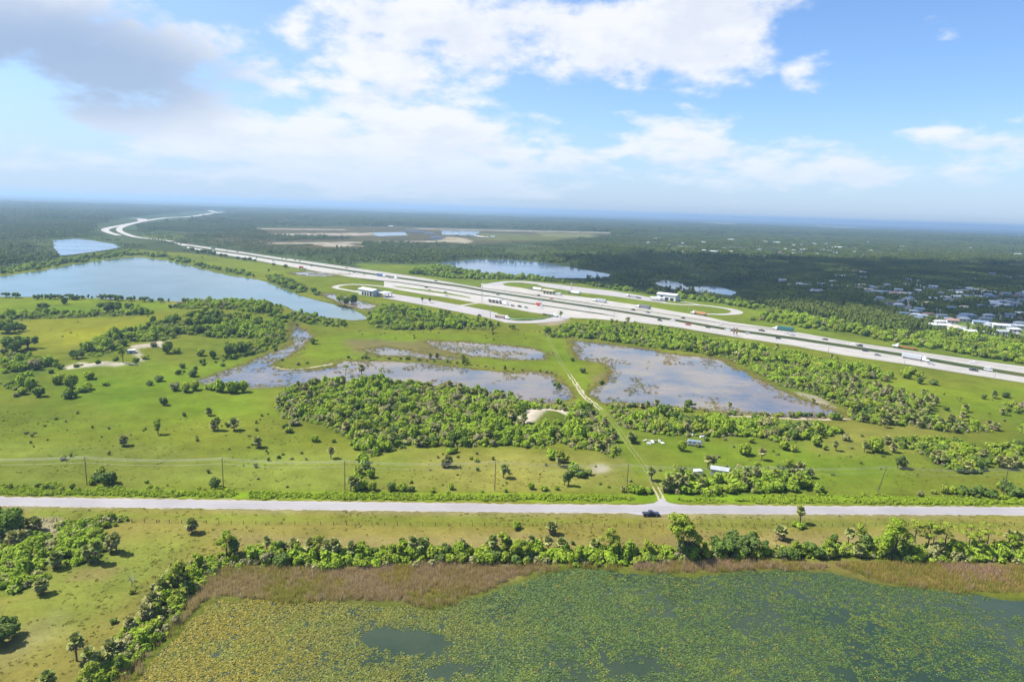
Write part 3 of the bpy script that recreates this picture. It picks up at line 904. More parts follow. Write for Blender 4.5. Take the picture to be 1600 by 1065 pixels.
for k, P_ in WATER_W.items():
    far_k = k in ('west', 'east', 'small', 'site', 'site2', 'horizon')
    s_ = sdist(P_, X, Y, 40) + wob * (3 if far_k else 11 if k in ('marsh', 'flat', 'channel', 'right', 'pool') else 5) + wob2 * (2 if far_k else 4)
    slope = 0.10 if k in ('marsh', 'flat', 'channel', 'right', 'pool', 'verge') else 0.25
    dz = -np.clip(s_ * slope, 0, 1.6)
    m_ = s_ > 0
    Z[m_] = np.minimum(Z[m_], dz[m_])
    wet = sstep(-5, 1.5, s_) * (0.75 if not far_k else 0.4)
    edge = np.array((0.085, 0.072, 0.025) if k in ('channel', 'right', 'marsh', 'flat') else (0.05, 0.062, 0.012))
    colr = colr * (1 - wet[:, None]) + edge * wet[:, None]
V = np.stack([X, Y, Z], 1)
V = np.vstack([V, [[0, 0, 0]]])
ii = np.arange(nr - 1)[:, None] * nt
jj = np.arange(nt)[None, :]
jn = (jj + 1) % nt
quads = np.stack([ii + jj, ii + jn, ii + nt + jn, ii + nt + jj], -1).reshape(-1, 4)
quads = quads[:, ::-1]
me = bpy.data.meshes.new('ground')
F = quads.tolist() + [[nt * nr, (k + 1) % nt, k] for k in range(nt)]
me.from_pydata(V.tolist(), [], F)
me.materials.append(MATS['ground_cover'])
ca = me.color_attributes.new('cover', 'FLOAT_COLOR', 'POINT')
cc = np.ones((len(V), 4))
cc[:-1, :3] = colr
cc[-1, :3] = (.08, .105, .007)
ca.data.foreach_set('color', cc.ravel())
me.polygons.foreach_set('use_smooth', np.ones(len(me.polygons), dtype=bool))
me.update()
tag(link('ground', me), kind='structure')


# ------------------------------------------------------------------ water sheets (they lie below the banks, the banks cut their shape)
def sheet(name, poly, z, m, grow=0.0, kind='structure', parent=None, world=False):
    P_ = np.array(poly if world else GP(poly))
    if grow:
        n = len(P_)
        area = 0.5 * sum(P_[i][0] * P_[(i + 1) % n][1] - P_[(i + 1) % n][0] * P_[i][1] for i in range(n))
        sg = 1 if area > 0 else -1
        Q = []
        for i in range(n):
            a, b, c = P_[i - 1], P_[i], P_[(i + 1) % n]
            d = (c - a) / (np.linalg.norm(c - a) + 1e-9)
            Q.append(b + sg * grow * np.array([d[1], -d[0]]))
        P_ = np.array(Q)
    from mathutils.geometry import tessellate_polygon
    pts = [Vector((p[0], p[1], 0)) for p in P_]
    tris = tessellate_polygon([pts])
    Vv = [(p[0], p[1], z) for p in P_]
    Ff = []
    for a, b, c in tris:
        ab = P_[b] - P_[a]
        ac = P_[c] - P_[a]
        Ff.append((a, b, c) if ab[0] * ac[1] - ab[1] * ac[0] > 0 else (a, c, b))
    o = link(name, mesh_from(name, Vv, Ff, [m]), parent)
    if parent is None:
        tag(o, kind=kind)
    return o


WZ = -0.12
for k, m, nm in (('lily', 'lily_water', 'lily_lake_water'), ('lake', 'lake_water', 'lake_water'), ('channel', 'pond_water', 'pond_water'), ('marsh', 'pond_water', 'marsh_water'),
                 ('flat', 'pond_water', 'marsh_water'), ('right', 'pond_water', 'pond_water'), ('west', 'far_water', 'pond_water'), ('east', 'far_water', 'lake_water'),
                 ('small', 'far_water', 'pond_water'), ('site', 'far_water', 'pond_water'), ('site2', 'far_water', 'pond_water'), ('verge', 'pond_water', 'marsh_water'),
                 ('pool', 'pond_water', 'marsh_water'), ('horizon', 'far_water', 'lake_water')):
    sheet(nm, WATER_W[k], WZ if k != 'lily' else -0.2, m, 6.0, world=True)


# ------------------------------------------------------------------ roads
def band(name, top, bot, z, m, xs, kind='structure'):
    V_ = []
    for x in xs:
        a = G(x, top(x))
        b = G(x, bot(x))
        V_ += [(a[0], a[1], z), (b[0], b[1], z)]
    F_ = [(2 * i, 2 * i + 1, 2 * i + 3, 2 * i + 2) for i in range(len(xs) - 1)]
    return tag(link(name, mesh_from(name, V_, F_, [m])), kind=kind)


def smooth_line(pts, n=8):
    """Catmull-Rom through world points"""
    P_ = [np.array(p) for p in pts]
    P_ = [2 * P_[0] - P_[1]] + P_ + [2 * P_[-1] - P_[-2]]
    o = []
    for i in range(1, len(P_) - 2):
        for k in range(n):
            t = k / n
            a, b, c, d = P_[i - 1], P_[i], P_[i + 1], P_[i + 2]
            o.append(0.5 * ((2 * b) + (-a + c) * t + (2 * a - 5 * b + 4 * c - d) * t * t + (-a + 3 * b - 3 * c + d) * t ** 3))
    o.append(P_[-2])
    return o


def ribbon(name, line, width, z, m, parent=None, off=0.0, jit=0.0, zfn=None):
    V_ = []
    n = len(line)
    for i in range(n):
        d = line[min(i + 1, n - 1)] - line[max(i - 1, 0)]
        d = d / (np.linalg.norm(d) + 1e-9)
        nrm = np.array([-d[1], d[0]])
        wd = (width if not callable(width) else width(i / (n - 1))) * (1 + jit * (random.random() - 0.5))
        c = line[i] + nrm * (off + jit * (random.random() - 0.5))
        zz = z + (float(zfn(c[0], c[1])) if zfn else 0)
        a = c + nrm * wd / 2
        b = c - nrm * wd / 2
        V_ += [(a[0], a[1], zz), (b[0], b[1], zz)]
    F_ = [(2 * i, 2 * i + 1, 2 * i + 3, 2 * i + 2) for i in range(n - 1)]
    me_ = mesh_from(name, V_, F_, [m])
    o = link(name, me_, parent)
    if parent is None:
        tag(o, kind='structure')
    return o


xs_h = [292, 300, 315, 340, 360, 380, 405, 430, 455, 480, 500, 525, 550, 575, 600] + list(range(620, 1810, 20))
band('highway_road', lambda x: curve_y(FTOP, x), lambda x: curve_y(MED, x) - med_half(x), 0.10, 'concrete_road', xs_h)
band('highway_road', lambda x: curve_y(MED, x) + med_half(x), lambda x: curve_y(NBOT, x), 0.10, 'concrete_road', xs_h)
sheet('slip_road', NCOLL, 0.11, 'concrete_road')
sheet('grass_strip_ground', NSTRIP, 0.18, 'verge_grass')
sheet('slip_road', FRAMP, 0.11, 'concrete_road')
sheet('loop_road', FLOOP, 0.13, 'parking_concrete')
sheet('parking_pavement', PARK, 0.13, 'parking_concrete')
# shoulder seams and lane lines of the highway
for f_off, edge in ((0.30, 'far'), (0.74, 'far'), (0.30, 'near'), (0.66, 'near')):
    def yy(x, f_off=f_off, edge=edge):
        if edge == 'far':
            a, b = curve_y(FTOP, x), curve_y(MED, x) - med_half(x)
        else:
            a, b = curve_y(MED, x) + med_half(x), curve_y(NBOT, x)
        return a + (b - a) * f_off
    ln = [np.array(G(x, yy(x))) for x in xs_h]
    if (f_off, edge) == (0.30, 'far'):
        ribbon('road_seam', ln, 0.9, 0.16, 'seam_dark')
    else:
        ribbon('lane_marking', ln, 0.35, 0.16, 'road_paint')
ln = [np.array(G(x, curve_y(MED, x) + med_half(x) + 0.25)) for x in xs_h]
ribbon('road_seam', ln, 0.5, 0.17, 'seam_dark')
for f_off, edge in ((0.42, 'far'), (0.60, 'far'), (0.86, 'far'), (0.18, 'near'), (0.46, 'near'), (0.80, 'near')):
    def yy(x, f_off=f_off, edge=edge):
        if edge == 'far':
            a, b = curve_y(FTOP, x), curve_y(MED, x) - med_half(x)
        else:
            a, b = curve_y(MED, x) + med_half(x), curve_y(NBOT, x)
        return a + (b - a) * f_off
    ln = [np.array(G(x, yy(x))) for x in xs_h]
    ribbon('lane_wear', ln, 1.9, 0.14, 'worn_concrete', jit=.15)
# loops
NL = smooth_line([G(*p) for p in [(640, 453), (615, 450), (600, 448), (575, 445.4), (552, 444.3), (536, 445.2), (524.5, 447.6), (526, 450), (540, 452.8), (553, 455), (575, 459), (598, 463), (612, 465.5)]])
ribbon('loop_road', NL, 8.0, 0.12, 'concrete_road')
ribbon('loop_road', smooth_line([G(*p) for p in [(553, 455), (560, 454.4), (570, 454)]]), 5.0, 0.15, 'concrete_road')
ribbon('loop_road', smooth_line([G(*p) for p in [(716, 478), (735, 475), (754, 472.5)]]), 5.0, 0.15, 'concrete_road')
FL = smooth_line([G(*p) for p in [(1036, 473), (1060, 475.6), (1092, 476.6), (1115, 479), (1140, 482.8), (1151.5, 487), (1146, 490.2), (1127, 491.2), (1105, 490.6), (1092, 491)]])
ribbon('loop_road', FL, lambda t: 8.0 + 5 * math.exp(-((t - .58) / .15) ** 2), 0.15, 'concrete_road')
ribbon('loop_road', smooth_line([G(*p) for p in [(1060, 470.8), (1076, 473), (1092, 476)]]), 5.0, 0.17, 'concrete_road')
# the highway winding away at the far left
HL1 = smooth_line([G(*p) for p in [(186, 368.5), (170, 364), (164, 360), (172, 356.8), (190, 353.2), (212, 348.9), (230, 345.2), (255, 341.5), (275, 340), (300, 338.4), (327, 334), (346, 331.2)]])
HL2 = smooth_line([G(*p) for p in [(292, 384.6), (268, 377.5), (240, 374.2), (212, 371), (196, 366.2), (187, 361.6), (188, 357), (200, 352.6), (217, 347.8), (232, 345)]])
ribbon('highway_road', HL1, lambda t: 17 + 22 * t, 0.6, 'concrete_road')
ribbon('highway_road', HL2, 17, 0.8, 'concrete_road')
ribbon('side_road', smooth_line([G(*p) for p in [(222, 346), (222, 343.2), (208, 342)]]), 40, 0.7, 'concrete_road')
ribbon('side_road', smooth_line([G(*p) for p in [(327, 329), (337, 331.5), (346, 331.6)]]), 45, 0.7, 'concrete_road')
# near road
xs_r = list(range(-300, 1901, 50))
band('road', lambda x: curve_y([(a, b) for a, b, c in ROAD], x), lambda x: curve_y([(a, c) for a, b, c in ROAD], x), 0.06, 'asphalt_road', xs_r)
for t_ in (.22, .42, .60, .80):
    ln = [np.array(G(x, curve_y([(a, b + (c - b) * t_) for a, b, c in ROAD], x))) for x in range(-300, 1901, 20)]
    ribbon('lane_wear', ln, .75, 0.072, 'worn_asphalt', jit=.35)
for t_ in (-.02, 1.02):
    ln = [np.array(G(x, curve_y([(a, b + (c - b) * t_) for a, b, c in ROAD], x))) for x in range(-300, 1901, 7)]
    ribbon('road_shoulder', ln, .8, 0.055, 'sandy_shoulder', jit=1.3)
sheet('driveway_apron_road', [(985, 790), (1008, 787.6), (1022, 785.6), (1028, 782), (1033, 778), (1038, 781), (1046, 785.4), (1060, 787.8), (1085, 790.3), (1060, 795), (1000, 795)], 0.065, 'asphalt_road')
sheet('road_shoulder_pavement', [(968, 799), (985, 802.4), (1000, 804.4), (1022, 804), (1045, 803), (1062, 801.2), (1040, 798), (990, 798)], 0.064, 'asphalt_road')
# the sandy two-rut track
TL = smooth_line([G(*p) for p in TRACK], 10)


def rutw(t):
    return 0.35 + 0.25 * math.sin(t * 40) ** 2


nT = len(TL)
for off_ in (-.95, .95):
    ribbon('track_path', TL, rutw, 0.05, 'worn_track', off=off_, jit=0.5)
    a_, b_ = int(nT * .54), int(nT * .76)
    ribbon('sandy_track_path', TL[a_:b_], lambda t: .5 + 1.1 * sin(pi * t) * (.7 + .3 * sin(t * 37)), 0.056, 'sand_track', off=off_ * 1.1, jit=0.8)
    ribbon('sandy_track_path', TL[:int(nT * .1)], lambda t: 1.1 - .6 * t, 0.056, 'sand_track', off=off_, jit=0.5)
    ribbon('sandy_track_path', TL[int(nT * .28):int(nT * .40)], lambda t: .3 + .3 * sin(pi * t), 0.056, 'worn_track', off=off_, jit=0.5)
# low berm between central pond and marsh, and the dirt lane along the right pond
ribbon('berm_path', smooth_line([G(*p) for p in [(425, 572), (450, 577), (485, 574), (520, 568)]], 6), 2.2, 0.02, 'sand_track', jit=1.0)
ribbon('dirt_path', smooth_line([G(*p) for p in [(1130, 648), (1200, 652), (1280, 655), (1330, 654)]], 8), 2.6, 0.03, 'sand_track', jit=1.0)


# ------------------------------------------------------------------ plant meshes
def leaf_cloud(lobes, n, size, seed, flat=0.5, zmin=-0.25, asp=1.0):
    r = np.random.default_rng(seed)
    L = np.array(lobes, float)
    wgt = L[:, 3] * L[:, 5] + L[:, 3] ** 2
    k = r.choice(len(L), n, p=wgt / wgt.sum())
    d = r.normal(size=(n, 3))
    d /= np.linalg.norm(d, axis=1)[:, None]
    low = d[:, 2] < zmin
    d[low, 2] *= -1
    rad = 0.72 + 0.36 * r.random(n)
    c = L[k, :3] + d * L[k, 3:6] * rad[:, None]
    nv = d + r.normal(size=(n, 3)) * flat * .75 + np.array([0, 0, .35])
    nv /= np.linalg.norm(nv, axis=1)[:, None]
    a = r.normal(size=(n, 3))
    t = np.cross(nv, a)
    t /= np.linalg.norm(t, axis=1)[:, None] + 1e-9
    b = np.cross(nv, t)
    s = size * (0.6 + 0.8 * r.random(n))[:, None]
    V = np.stack([c - t * s - b * s * asp * .35, c + t * s * .2 - b * s * asp, c + t * s + b * s * asp * .3, c - t * s * .25 + b * s * asp], 1).reshape(-1, 3)
    F = np.arange(n * 4).reshape(-1, 4)
    return V.tolist(), F.tolist()


def ball(c, r, nu=7, nv=4, rnd=None):
    V = [(c[0], c[1], c[2] + r[2])]
    for i in range(1, nv):
        for j in range(nu):
            ph = pi * i / nv
            q = 1 + (rnd.random() - .5) * .25 if rnd else 1
            V.append((c[0] + r[0] * q * sin(ph) * cos(2 * pi * j / nu), c[1] + r[1] * q * sin(ph) * sin(2 * pi * j / nu), c[2] + r[2] * q * cos(ph)))
    V.append((c[0], c[1], c[2] - r[2]))
    F = [(0, 1 + j, 1 + (j + 1) % nu) for j in range(nu)]
    for i in range(nv - 2):
        for j in range(nu):
            F.append((1 + i * nu + j, 1 + (i + 1) * nu + j, 1 + (i + 1) * nu + (j + 1) % nu, 1 + i * nu + (j + 1) % nu))
    e = len(V) - 1
    F += [(e, 1 + (nv - 2) * nu + (j + 1) % nu, 1 + (nv - 2) * nu + j) for j in range(nu)]
    return V, F


def shrub_mesh(name, leaf, seed, n=430, tall=1.0, ls=0.125):
    rr = random.Random(seed)
    lobes = []
    for _ in range(rr.randint(5, 8)):
        a = rr.random() * 2 * pi
        q = rr.random() ** .6 * .62
        s = rr.uniform(.34, .55)
        lobes.append((q * cos(a), q * sin(a), rr.uniform(.30, .75) * tall, s, s, s * rr.uniform(.75, 1.0) * tall))
    lobes.append((0, 0, .42 * tall, .6, .6, .5 * tall))
    m = MB()
    m.add(*leaf_cloud(lobes, n, ls, seed), 0)
    for l in lobes:
        m.add(*ball(l[:3], tuple(v * .78 for v in l[3:]), 6, 4, rr), 1)
    for _ in range(3):
        a = rr.random() * 6.28
        m.tube((0, 0, -.1), (.4 * cos(a), .4 * sin(a), .5), .05, .03, 4, 2, False)
    return m.mesh(name, [leaf, 'inner_foliage', 'bark'])


SHRUBS = {}
for kd, leaf in (('bright', 'leaf_bright'), ('mid', 'leaf_mid'), ('dark', 'leaf_dark'), ('grey', 'leaf_grey')):
    SHRUBS[kd] = [shrub_mesh('shrub_' + kd, leaf, 100 + i * 7 + len(kd), 430 if kd != 'grey' else 330, rand_t) for i, rand_t in enumerate((1.0, .85, 1.15, 1.35))]


def palm_parts(seed, hgt_=4.2, r=2.15, n=44):
    rr = random.Random(seed)
    t = MB()
    bx, by = rr.uniform(-.3, .3), rr.uniform(-.3, .3)
    p = [(0, 0, -.2), (bx * .3, by * .3, hgt_ * .5), (bx, by, hgt_)]
    t.tube(p[0], p[1], .24, .20, 7, 0, False)
    t.tube(p[1], p[2], .20, .26, 7, 0, False)
    c = MB()
    dcy = MB()
    top = Vector((bx, by, hgt_))
    for k in range(n):
        el_ = rr.uniform(-.75, 1.35) if k > 5 else rr.uniform(-1.2, -.7)
        a = k * 2.399 + rr.uniform(-.2, .2)
        d = Vector((cos(a) * cos(el_), sin(a) * cos(el_), sin(el_)))
        L = r * rr.uniform(.8, 1.05)
        m = top + d * L * .45
        side = d.cross(Vector((0, 0, 1)))
        side = side.normalized() if side.length > .1 else Vector((1, 0, 0))
        up = side.cross(d)
        V = [tuple(m - d * .05)]
        nb = 7
        for q in range(nb):
            w_ = (q / (nb - 1) - .5) * 2
            ang = w_ * 1.35
            rad = L * (.62 - .12 * abs(w_)) * (1 if q % 2 == 0 else .72)
            e = m + d * cos(ang) * rad + side * sin(ang) * rad - Vector((0, 0, 1)) * rad * (.28 + .22 * abs(w_)) + up * (.06 if q % 2 else -.06)
            V.append(tuple(e))
        F = [(0, q + 1, q + 2) for q in range(nb - 1)]
        tgt = dcy if el_ < -.6 else c
        tgt.add(V, F, 0)
        tgt.tube(tuple(top), tuple(m), .035, .025, 3, 0, False)
    bl = ball(tuple(top + Vector((0, 0, -.05))), (r * .42, r * .42, r * .42), 6, 4, rr)
    dcy.add(*bl, 1)
    return (t.mesh('palm_trunk', ['bark']), c.mesh('palm_crown', ['leaf_palm']), dcy.mesh('palm_skirt', ['leaf_dry', 'inner_foliage']))


PALMS = [palm_parts(31, 4.2), palm_parts(32, 5.2), palm_parts(33, 2.6), palm_parts(34, 3.2, 2.4, 48)]
PALM_TOP = [5.5, 6.5, 3.9, 4.9]


def tree_parts(seed, kind):
    """trunk with limbs, and a crown of leaf clumps. kinds: oak, pine, feather, broad"""
    rr = random.Random(seed)
    t = MB()
    c = MB()
    lobes = []
    if kind == 'oak':            # low, very wide live oak, 7 m tall
        t.tube((0, 0, -.2), (.1, 0, 1.8), .45, .35, 7, 0, False)
        for k in range(6):
            a = k * 1.05 + rr.uniform(-.3, .3)
            e = (cos(a) * 2.8, sin(a) * 2.8, rr.uniform(3.2, 4.6))
            t.tube((.1, 0, 1.7), e, .24, .1, 5, 0, False)
        for _ in range(17):
            a = rr.random() * 6.28
            q = rr.random() ** .6 * 3.6
            s = rr.uniform(1.1, 1.9)
            lobes.append((q * cos(a), q * sin(a), rr.uniform(2.3, 5.4) - q * .25, s, s, s * .8))
        n, ls, leaf = 1700, .30, 'leaf_dark'
    elif kind == 'pine':         # flat-topped slash pine on a visible stem, 10 m
        t.tube((0, 0, -.2), (.2, .1, 5), .24, .18, 6, 0, False)
        t.tube((.2, .1, 5), (0.1, -.1, 9.2), .18, .07, 6, 0, False)
        for k in range(11):
            a = k * 2.4
            z = rr.uniform(5.2, 8.8)
            L_ = rr.uniform(1.4, 2.9)
            e = (cos(a) * L_, sin(a) * L_, z + rr.uniform(.2, .9))
            t.tube((.15, 0, z), e, .07, .03, 4, 0, False)
            s = rr.uniform(.6, 1.15)
            lobes.append((*e, s, s, s * .45))
        lobes.append((0, 0, 9.4, .9, .9, .5))
        n, ls, leaf = 950, .22, 'leaf_mid'
    elif kind == 'feather':      # tall open rounded crown, bright leaves, 11 m
        t.tube((0, 0, -.2), (.1, .1, 5), .28, .2, 6, 0, False)
        for k in range(9):
            a = k * 2.4
            L_ = rr.uniform(1.2, 3.2)
            e = (cos(a) * L_, sin(a) * L_, rr.uniform(5.0, 9.5))
            t.tube((.1, .1, rr.uniform(2.5, 5)), e, .11, .04, 4, 0, False)
            s = rr.uniform(.8, 1.5)
            lobes.append((*e, s, s, s * .9))
        lobes += [(0, 0, 9.6, 1.6, 1.6, 1.1), (0.5, -.4, 7.5, 1.6, 1.6, 1.2)]
        n, ls, leaf = 1300, .22, 'leaf_mid'
    else:                        # upright dense tree, 8 m
        t.tube((0, 0, -.2), (.05, 0, 3), .28, .2, 6, 0, False)
        for k in range(6):
            a = k * 1.1
            t.tube((.05, 0, 2.5), (cos(a) * 1.5, sin(a) * 1.5, rr.uniform(4, 6)), .12, .05, 4, 0, False)
        for _ in range(12):
            a = rr.random() * 6.28
            z = rr.uniform(2.0, 6.9)
            q = rr.random() * (2.3 - .2 * z)
            s = rr.uniform(.8, 1.3)
            lobes.append((q * cos(a), q * sin(a), z, s, s, s))
        n, ls, leaf = 1300, .26, 'leaf_mid'
    if kind == 'broad' and seed % 2:
        leaf = 'leaf_dark'
    c.add(*leaf_cloud(lobes, n, ls, seed, .6), 0)
    if kind in ('oak', 'broad'):
        for l in lobes:
            c.add(*ball(l[:3], tuple(v * .72 for v in l[3:]), 6, 4, rr), 1)
    else:
        for l in lobes:
            c.add(*ball(l[:3], tuple(v * .45 for v in l[3:]), 5, 3, rr), 1)
    return t.mesh('tree_trunk', ['bark']), c.mesh('tree_crown', [leaf, 'inner_foliage'])


TREES = {'oak': [tree_parts(41, 'oak'), tree_parts(42, 'oak')], 'pine': [tree_parts(51, 'pine'), tree_parts(52, 'pine')],
         'feather': [tree_parts(61, 'feather'), tree_parts(62, 'feather')], 'broad': [tree_parts(71, 'broad'), tree_parts(72, 'broad')]}
TREE_H = dict(oak=6.6, pine=10.0, feather=10.6, broad=8.0)
TREE_W = dict(oak=9.5, pine=6.5, feather=7.5, broad=5.5)

# ------------------------------------------------------------------ where each plant stands, traced from the photograph
# (photo x, photo y of the foot, kind, height or width in photo px)
S_ = []          # shrubs: x, y, width px, tone
for line in '''
88 600 22 mid|102 592 10 mid|141 592 20 mid|166 602 14 mid|112 606 24 mid|128 612 24 bright|138 608 18 mid|118 620 14 mid|105 622 26 dark|40 602 30 bright
34 616 20 mid|60 619 20 dark|26 619 12 grey|48 610 24 mid|248 595 18 dark|234 602 13 dark|256 632 16 dark|288 650 8 dark|356 666 10 dark|224 673 5 dark
70 666 5 dark|55 677 6 dark|48 692 5 dark|53 698 4 dark|152 752 24 dark|166 756 26 dark|158 744 22 mid|176 754 16 dark|142 757 14 mid|100 718 12 mid|335 761 19 dark
300 588 20 dark|316 567 12 dark|277 585 10 dark|313 556 18 mid|334 560 15 dark|360 557 22 dark|378 553 24 dark|330 608 22 bright|345 612 26 bright|362 613 28 mid
380 612 22 mid|275 610 18 grey|290 612 22 mid|304 609 20 mid|285 575 9 dark|358 548 20 mid|371 552 14 dark|348 572 9 dark|120 577 9 dark|182 572 14 dark
153 577 11 dark|128 575 7 mid|95 577 10 dark|80 583 9 dark|213 573 12 dark|227 561 14 mid|262 552 22 mid|276 552 16 mid|240 545 14 grey|452 675 18 mid
493 690 15 mid|460 664 20 grey|446 668 14 dark|566 722 22 bright|572 732 24 bright|560 740 22 mid|578 745 18 mid|566 764 26 bright|580 766 20 mid|556 752 20 bright
612 766 18 dark|628 766 22 mid|642 767 16 dark|675 768 11 mid|705 764 14 mid|745 721 12 mid|736 717 9 mid|703 708 18 bright|712 706 12 mid|830 763 14 mid|790 768 9 mid
850 765 16 mid|870 765 10 mid|895 742 22 bright|908 744 24 dark|920 742 14 mid|860 716 24 bright|878 722 22 mid|1065 704 20 mid|1160 709 28 mid|1103 688 10 dark
1173 691 14 mid|986 768 20 bright|1000 770 22 mid|1014 769 18 bright|990 690 13 dark|1275 696 26 mid|1288 702 12 mid|1367 706 28 mid|1355 700 16 dark|1458 601 15 dark
1436 599 15 dark|1415 591 20 mid|1423 584 18 mid|1436 589 16 mid|1581 636 16 mid|1536 623 10 dark|1571 621 13 dark|1478 641 10 dark|1505 650 18 mid|1320 688 18 grey
1225 702 20 mid|1240 705 16 mid|1222 699 12 dark|1490 770 18 mid|1502 772 20 dark|1518 773 22 dark|1534 773 24 dark|1550 773 18 dark|1460 771 12 mid|1475 769 18 mid
1570 768 22 dark|1582 775 24 dark|1595 775 22 dark|1560 762 16 mid|1438 775 12 grey|1278 768 22 bright|1240 768 20 bright|1212 768 22 bright|807 826 16 bright
566 853 13 mid|628 847 10 dark|895 850 9 dark|1177 837 15 dark|1250 824 20 bright|1243 822 12 bright|1300 848 18 dark|179 973 12 dark|207 927 11 mid|430 452 14 mid
1213 744 22 bright|1385 690 16 mid|1550 700 20 mid|1500 700 14 dark|68 485 14 dark|202 486 16 dark|267 487 8 dark|100 475 12 dark|495 461 14 dark|490 457 10 dark
540 474 14 dark|552 473 16 dark|530 470 14 mid|590 572 7 dark|1090 698 8 grey|1122 714 8 grey|940 600 10 dark|910 582 11 dark|895 564 8 dark|430 548 9 dark
466 570 8 grey|480 568 7 dark|441 563 6 dark|1330 700 8 grey|1480 665 12 dark|1440 660 14 mid|1465 672 14 mid|1360 640 14 mid|1393 640 12 dark|1312 620 14 dark
660 655 16 bright|520 690 10 mid|770 718 8 mid|1030 735 8 grey|985 752 6 grey'''.replace('\n', '|').split('|'):
    if line.strip():
        a = line.split()
        S_.append((float(a[0]), float(a[1]), float(a[2]), a[3]))
P_ = []          # cabbage palms: x, y, height px
for line in '''
194 696 16|326 649 12|334 672 16|341 672 20|366 672 19|403 699 16|517 716 17|700 729 18|694 730 12|786 746 20|548 767 22|556 767 20|565 590 20|945 670 16|986 692 17|1190 718 18
1106 731 20|1114 731 18|1018 750 20|1045 766 24|1056 768 27|1068 768 24|1038 768 18|1086 756 18|1098 756 16|1266 746 14|1240 750 24|1232 748 18|1306 704 15|1350 706 16
1395 706 14|1386 694 13|1553 622 12|1566 648 10|1508 643 12|300 832 22|183 864 30|174 862 22|150 881 34|136 878 26|87 887 24|66 927 22|57 828 20|48 828 18|36 850 22|22 852 22
203 990 24|120 1032 38|143 1052 38|175 1030 28|186 1024 22|160 1044 24|76 1075 24|417 864 24|441 866 20|460 864 20|487 868 26|502 870 26|512 874 28|521 874 30|550 874 26|646 868 28
660 868 26|721 866 22|771 866 28|795 868 24|861 834 18|830 862 24|856 860 22|877 860 18|929 864 20|1218 842 20|1250 818 26|1324 854 28|1347 850 22|1388 872 26|1575 856 28
1588 856 26|1340 870 20|1466 870 22|240 952 26|255 930 24|228 968 22|272 905 24|366 872 28|1412 731 14|973 768 6|660 473 9|672 473 8|1300 560 7|770 520 10|1336 602 14|1322 598 12
1308 596 14|1330 612 14|1290 590 12|1385 596 10|1250 590 10|1260 592 10|1442 622 14|1454 628 14|1462 634 14|1438 634 12|1425 626 12|1400 664 15|1436 668 14|1446 664 14|1492 676 13
1501 672 12|1382 668 14|1486 660 13|1460 720 16|1470 722 16|1480 718 15|1560 730 18|1574 732 18|1585 728 16|1380 662 12|960 690 16|950 700 16|936 702 15|660 697 16|652 697 12
670 655 14|560 690 14|872 728 18|1545 668 12|1555 672 12|1270 630 8|1140 636 8|1026 634 10|1012 636 9|1003 638 8|726 566 9|683 560 9|672 560 8'''.replace('\n', '|').split('|'):
    if line.strip():
        a = line.split()
        P_.append((float(a[0]), float(a[1]), float(a[2])))
T_ = []          # trees: x, y, height px, kind
for line in '''
24 549 33 oak|44 545 22 oak|12 520 24 oak|30 518 14 oak|68 484 13 oak|66 489 10 broad|168 490 19 oak|178 490 20 oak|202 485 10 oak|193 575 26 feather|120 560 16 oak|247 678 24 broad
888 758 27 broad|882 758 18 broad|875 729 26 feather|540 588 18 pine|596 590 16 pine|573 562 14 pine|722 568 16 feather|729 570 12 feather|788 579 10 broad|1090 669 22 oak|1077 637 14 oak
1410 732 24 broad|1402 732 20 broad|2 834 46 oak|10 838 36 oak|3 1002 36 oak|355 873 42 feather|367 873 34 broad|787 868 36 broad|952 870 42 feather|1061 872 64 feather
1072 872 54 feather|1130 866 32 oak|1156 864 34 oak|1142 866 30 oak|1397 870 58 feather|1386 872 46 broad|1428 860 46 pine|1448 862 48 pine|1475 866 48 pine|1512 860 40 pine
1541 860 42 pine|1456 866 40 pine|1525 868 34 pine|1355 866 36 broad|876 498 12 feather|766 512 14 broad|800 514 8 oak|770 525 8 broad|420 426 7 broad|345 401 6 oak|352 402 6 oak
318 396 8 oak|308 396 7 oak|334 398 7 oak|326 397 8 oak|300 392 6 oak|372 405 5 oak|382 407 6 oak|390 407 6 oak|398 409 5 oak|427 415 5 oak|446 418 6 oak|316 404 4 broad
490 537 10 oak|1343 848 30 broad|870 606 10 oak|1490 872 30 broad|440 868 26 broad|700 870 22 broad|1010 870 26 broad|310 892 28 broad|265 920 24 feather|245 962 22 broad
1100 868 24 broad|1240 868 24 broad|1290 866 24 feather|560 876 24 feather|612 872 22 feather|820 876 24 broad|905 878 26 broad'''.replace('\n', '|').split('|'):
    if line.strip():
        a = line.split()
        T_.append((float(a[0]), float(a[1]), float(a[2]), a[3]))
for x_, y_ in [(10, 464), (25, 465), (58, 467), (66, 467), (77, 467), (86, 467), (95, 467), (109, 467), (118, 468), (128, 467), (138, 467), (144, 468), (158, 467), (165, 468),
               (173, 468), (185, 469), (192, 469), (203, 470), (210, 470), (219, 471), (226, 471), (236, 472), (251, 472), (264, 473), (290, 474), (300, 474)]:
    T_.append((x_, y_ + .5, 7 + (x_ * 7 % 4), 'oak' if (x_ % 3) else 'broad'))

